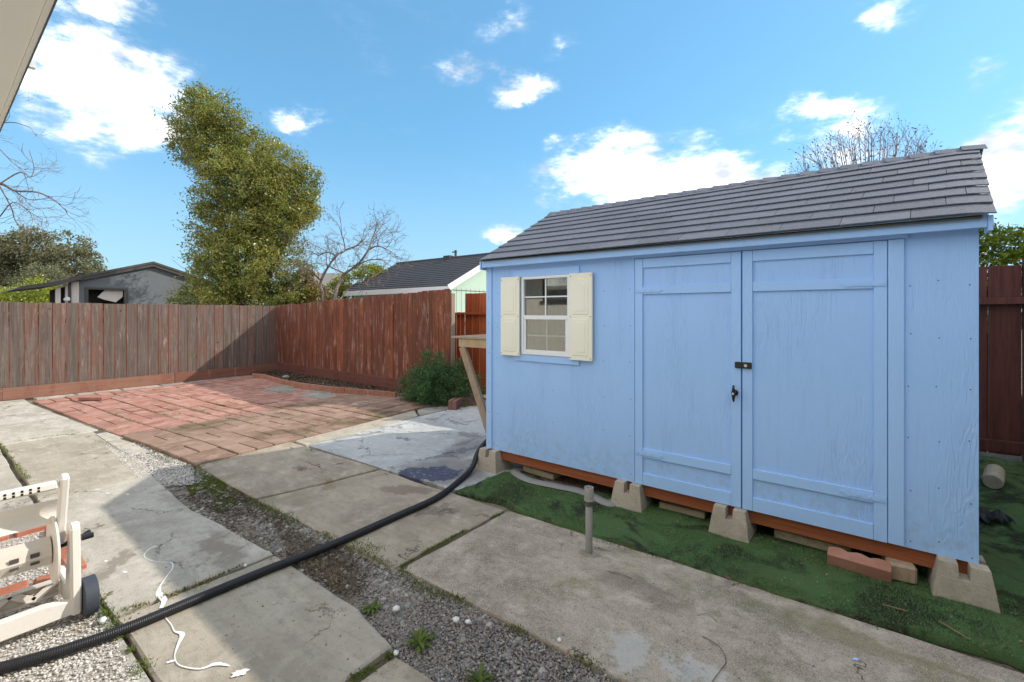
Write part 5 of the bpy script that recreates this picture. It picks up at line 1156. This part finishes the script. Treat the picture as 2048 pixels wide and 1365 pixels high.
# ------------------------------------------------------------------ trees
def grow(segs, p, d, L, r_, depth, spread, upb, nseg=4, kids=(2, 3), shrink=.72, wob=.18, tips=None, minr=.004):
    pts = [p]; rads = [r_]; q = p.copy(); dd_ = d.normalized()
    for i in range(nseg):
        dd_ = (dd_+Vector((random.gauss(0, wob), random.gauss(0, wob), random.gauss(0, wob)+upb))).normalized()
        q = q+dd_*L/nseg; pts.append(q.copy()); rads.append(max(minr*.6, r_*(1-.45*(i+1)/nseg)))
    segs.append((pts, rads))
    if depth == 0:
        if tips is not None: tips.append(q)
        return
    for k in range(random.randint(*kids)):
        i = random.randint(max(1, nseg//2), nseg) if k else nseg
        ax = dd_.orthogonal(); ax.rotate(Matrix.Rotation(random.random()*6.283, 3, dd_)); nd_ = dd_.copy(); nd_.rotate(Matrix.Rotation(random.uniform(.4, 1)*spread, 3, ax))
        grow(segs, pts[i], nd_, L*shrink*random.uniform(.75, 1.15), max(minr, rads[i]*.72), depth-1, spread, upb, nseg, kids, shrink, wob, tips, minr)
def tree_mesh(segs, name, mat, parent):
    mb = MB()
    for pts, rads in segs: mb.tube(pts, rads, 7 if rads[0] > .03 else 3, cap=False)
    return mb.build(name, mat, parent)
# big leaning evergreen
DT = 14.0
def cp_(px, py, rx, ry, dd_=0.0):
    c = P(px, py, DT+dd_); return (tuple(c), (rx/F*DT, rx/F*DT*.9, ry/F*DT))
bt = empty('evergreen_tree', (0, 0, 0)); tag(bt, 'tall leaning evergreen tree with glossy leaves behind the fence corner', 'tree')
cl = [cp_(395, 205, 45, 34), cp_(380, 255, 46, 40, .3), cp_(430, 235, 50, 50, -.3), cp_(372, 300, 36, 30), cp_(470, 262, 46, 46), cp_(430, 310, 62, 50), cp_(520, 300, 52, 46, .5), cp_(560, 335, 54, 50), cp_(605, 370, 42, 44), cp_(480, 360, 80, 60, -.5),
      cp_(430, 400, 55, 50), cp_(600, 420, 46, 44, .4), cp_(545, 410, 70, 60), cp_(420, 455, 48, 50, -.3), cp_(480, 460, 75, 60), cp_(565, 470, 56, 50), cp_(425, 515, 52, 46), cp_(500, 530, 80, 55, -.6), cp_(585, 530, 40, 44), cp_(420, 575, 62, 44, -.4), cp_(490, 600, 90, 50, -.4), cp_(380, 600, 38, 30), cp_(570, 585, 46, 34)]
cl += [cp_(430, 290, 62, 85), cp_(505, 330, 60, 70), cp_(530, 420, 95, 95), cp_(485, 520, 100, 85), cp_(575, 390, 60, 70), cp_(400, 240, 52, 55)]
leaves('crown', cloud(cl, 118000, .25, 2100, .22), .088, M['leaf_tree'], bt, .38)
segs = []; base = P(480, 620, DT); base.z = 0
for top in ((400, 200), (470, 260), (560, 320), (610, 380), (430, 330), (520, 400), (590, 450), (420, 480)):
    e_ = P(*top, DT+random.uniform(-.3, .3)); mid = base.lerp(e_, .45)+Vector((random.uniform(-.2, .2), 0, .3)); mid.x = mid.x*.75+base.x*.25
    sp = spline([base+Vector((random.uniform(-.1, .1), random.uniform(-.1, .1), 0)), mid, e_], 6); segs.append((sp, list(np.linspace(.11, .02, len(sp)))))
    for i in range(4, len(sp), 2): grow(segs, sp[i], Vector((random.gauss(0, 1), random.gauss(0, 1), .4)), .8, .02, 1, .8, .1)
tree_mesh(segs, 'trunk', M['bark'], bt)
def bushy(name, label, cat, D, blobs, n, size, mat, sub, subr, group=None, trunkpx=None):
    r = empty(name, (0, 0, 0)); tag(r, label, cat, group)
    c_ = [(tuple(P(px, py, D+dz)), (rx/F*D, rx/F*D, ry/F*D)) for px, py, rx, ry, dz in blobs]
    leaves('crown', cloud(c_, n, .55, sub, subr), size, M[mat], r, .5)
    sg = []; bp = P((trunkpx or blobs[0][0]), 600, D); bp.z = 0
    for c, _ in c_:
        e_ = Vector(c); sp = spline([bp, bp.lerp(e_, .5)+Vector((0, 0, .1)), e_], 4); sg.append((sp, list(np.linspace(.004*D+.03, .02, len(sp)))))
    tree_mesh(sg, 'trunk', M['bark_d'], r); return r
bushy('oak_tree', 'broad dark oak tree far behind the left end of the fence', 'tree', 34, [(30, 500, 60, 35, 0), (95, 495, 70, 32, 0), (150, 530, 45, 34, 0), (60, 560, 60, 40, 1), (130, 570, 60, 36, 1), (10, 545, 40, 40, 0), (-40, 520, 60, 50, 0), (180, 560, 25, 40, 0)], 26000, .22, 'leaf_oak', 500, .55)
bushy('olive_tree', 'hazy grey green shrub in front of the oak tree', 'shrub', 29, [(90, 565, 45, 34, 0), (50, 590, 40, 30, 0), (125, 590, 30, 30, 0)], 9000, .13, 'leaf_olive', 200, .35)
bushy('yellow_shrub', 'bright yellow green shrub behind the left fence under the porch roof', 'shrub', 22, [(70, 585, 30, 30, 0), (40, 605, 45, 26, 0), (0, 600, 40, 26, 0), (85, 610, 30, 34, 0), (105, 590, 14, 18, 0)], 9000, .11, 'leaf_yel', 260, .22)
bushy('orange_shrub', 'yellowing leafy shrub at the right foot of the tall evergreen', 'shrub', 14.6, [(600, 575, 34, 30, 0), (570, 595, 40, 24, 0), (630, 590, 22, 24, 0), (612, 545, 16, 14, 0)], 7000, .08, 'leaf_orange', 220, .13)
bushy('green_shrub', 'yellow green shrub behind the bare tree and beside the green outbuilding', 'shrub', 17, [(735, 545, 34, 18, 0), (700, 570, 34, 26, 0), (668, 590, 26, 24, 0), (755, 560, 24, 20, 0), (640, 602, 24, 16, 0)], 7000, .09, 'leaf_yel', 240, .16)
hd = empty('hedge', (0, 0, 0)); tag(hd, 'sunlit glossy hedge rising above the dark fence at the right edge', 'hedge')
hc = [((x, 8.0+.1*math.sin(x*3), 2.02+.10*math.sin(x*1.7+1)+.10*(x-1)), (.45, .4, .72)) for x in np.arange(.2, 4.2, .35)]
leaves('foliage', cloud(hc, 30000, .35, 900, .12), .065, M['leaf_hedge'], hd, .42)
mb = MB(); [mb.tube([(x, 8, 0), (x+random.uniform(-.1, .1), 8, 1.8)], [.03, .01], 6) for x in np.arange(.3, 4.2, .3)]; mb.build('stems', M['bark_d'], hd)
# bare tree between evergreen and green outbuilding
random.seed(21)
br = empty('bare_tree', (0, 0, 0)); tag(br, 'leafless grey fruit tree with twisted limbs beyond the red fence', 'tree')
segs = []; D = 13.2
for chain, r0 in (([(648, 640), (647, 600), (640, 572), (650, 545), (672, 512), (690, 500), (682, 465)], .055), ([(668, 640), (670, 600), (678, 568), (690, 548), (715, 530), (737, 500), (743, 480), (752, 460)], .06), ([(690, 548), (672, 540), (655, 530)], .03), ([(640, 560), (625, 545), (612, 535)], .03), ([(737, 500), (755, 492), (775, 500)], .03), ([(672, 512), (655, 505), (636, 512)], .025), ([(715, 530), (740, 520), (765, 520)], .025), ([(690, 500), (712, 492), (730, 478)], .025), ([(670, 600), (640, 575), (625, 560)], .03), ([(680, 600), (700, 575), (735, 560), (760, 545)], .03)):
    pp_ = [P(a, b, D+random.uniform(-.25, .25)) for a, b in chain]
    if chain[0][1] == 640: pp_[0].z = 0
    sp = spline(pp_, 4); segs.append((sp, list(np.linspace(r0, .012, len(sp)))))
    for i in range(len(sp)//3, len(sp)):
        if random.random() < .85:
            t_ = (sp[min(i+1, len(sp)-1)]-sp[i-1]).normalized(); d_ = (t_+Vector((random.gauss(0, .7), random.gauss(0, .7), random.gauss(.25, .6))))
            grow(segs, sp[i], d_, random.uniform(.35, .6), .011, 3, .9, .03, 3, (2, 3), .68, .22, None, .0045)
tree_mesh(segs, 'branches', M['bark'], br)
# bare tree whose branches come in at the left edge
bl = empty('bare_tree', (0, 0, 0)); tag(bl, 'bare winter tree branches reaching in at the left edge below the eave', 'tree')
segs = []; D = 10.5
for chain, r0 in (([(-220, 640), (-190, 480), (-120, 400), (-60, 370), (0, 368), (30, 382), (75, 385), (110, 402), (135, 425)], .05), ([(-60, 370), (-20, 350), (20, 410), (30, 440), (45, 462)], .022), ([(0, 368), (40, 345), (60, 355), (68, 335), (58, 300)], .018), ([(-120, 400), (-60, 430), (-10, 440), (25, 405), (60, 425), (85, 440)], .02), ([(-190, 480), (-110, 300), (-40, 260), (20, 245), (60, 255)], .025), ([(-40, 260), (0, 300), (30, 330), (50, 340)], .014), ([(30, 382), (60, 400), (105, 395)], .014)):
    pp_ = [P(a, b, D+random.uniform(-.3, .3)) for a, b in chain]
    if chain[0][1] == 640: pp_[0].z = 0
    sp = spline(pp_, 4); segs.append((sp, list(np.linspace(r0, .007, len(sp)))))
    for i in range(len(sp)//3, len(sp)):
        if random.random() < .6:
            t_ = (sp[min(i+1, len(sp)-1)]-sp[i-1]).normalized()
            grow(segs, sp[i], t_+Vector((random.gauss(0, .6), random.gauss(0, .6), random.gauss(.1, .6))), random.uniform(.3, .55), .006, 2, .8, .0, 4, (2, 3), .7, .2, None, .003)
tree_mesh(segs, 'branches', M['bark'], bl)
# seed pod tree behind the shed
random.seed(5)
pt = empty('bare_tree', (0, 0, 0)); tag(pt, 'leafless tree with reddish twigs and dry pods rising behind the shed roof', 'tree')
segs = []; tips = []; D = 9.5; base = P(1745, 700, D); base.z = 0
for k in range(40):
    ppx = 1580+k*7.4+random.uniform(-8, 8); hgt = 275+((ppx-1745)/135)**2*62+random.uniform(-10, 12)
    e_ = P(ppx, hgt, D+random.uniform(-.8, .8)); mid = base.lerp(e_, .5); mid.x = mid.x*.7+base.x*.3; mid.y = mid.y*.7+base.y*.3
    sp = spline([base, mid, e_], 9); segs.append((sp, list(np.linspace(.04, .004, len(sp)))))
    for i in range(8, len(sp)):
        for q_ in range(2):
            t_ = (sp[min(i+1, len(sp)-1)]-sp[i-1]).normalized(); grow(segs, sp[i], t_+Vector((random.gauss(0, .55), random.gauss(0, .55), random.gauss(.1, .3))), random.uniform(.18, .34), .005, 1, .6, .05, 3, (1, 3), .7, .15, tips, .003)
tree_mesh(segs, 'branches', M['twig'], pt)
tp_ = np.array([tuple(v) for v in tips]); tp_ = tp_[rng.random(len(tp_)) < .75]
leaves('seed_pods', tp_+rng.normal(0, .012, tp_.shape), .05, M['pods'], pt, .5, kind='stuff')
# overhead lines far right
for k, (py0, py1) in enumerate(((472, 466), (488, 487), (490, 489))):
    a, b = P(1800, py0+8, 30), P(2200, py1-12, 30)
    tag(MB().tube([a, (a+b)/2-Vector((0, 0, .1)), b], .012, 5).build('utility_wire', M['greytrim']), ['upper overhead wire above the hedge at the right edge', 'middle overhead wire above the hedge at the right edge', 'lowest overhead wire just above the hedge at the right edge'][k], 'wire')
up_ = P(1967, 600, 31); po = box('utility_pole', up_.x-.12, up_.x+.12, up_.y-.12, up_.y+.12, 0, 6.35, M['pale']); tag(po, 'top of a pale pole just right of the shed wall above the hedge', 'pole')

S.render.engine = 'CYCLES'
S.cycles.max_bounces = 8; S.cycles.transparent_max_bounces = 12
print('TRIS', sum(len(o.data.loop_triangles) if False else sum(len(p.vertices)-2 for p in o.data.polygons) for o in bpy.data.objects if o.type == 'MESH' and len(o.data.polygons) < 400), len(bpy.data.objects))
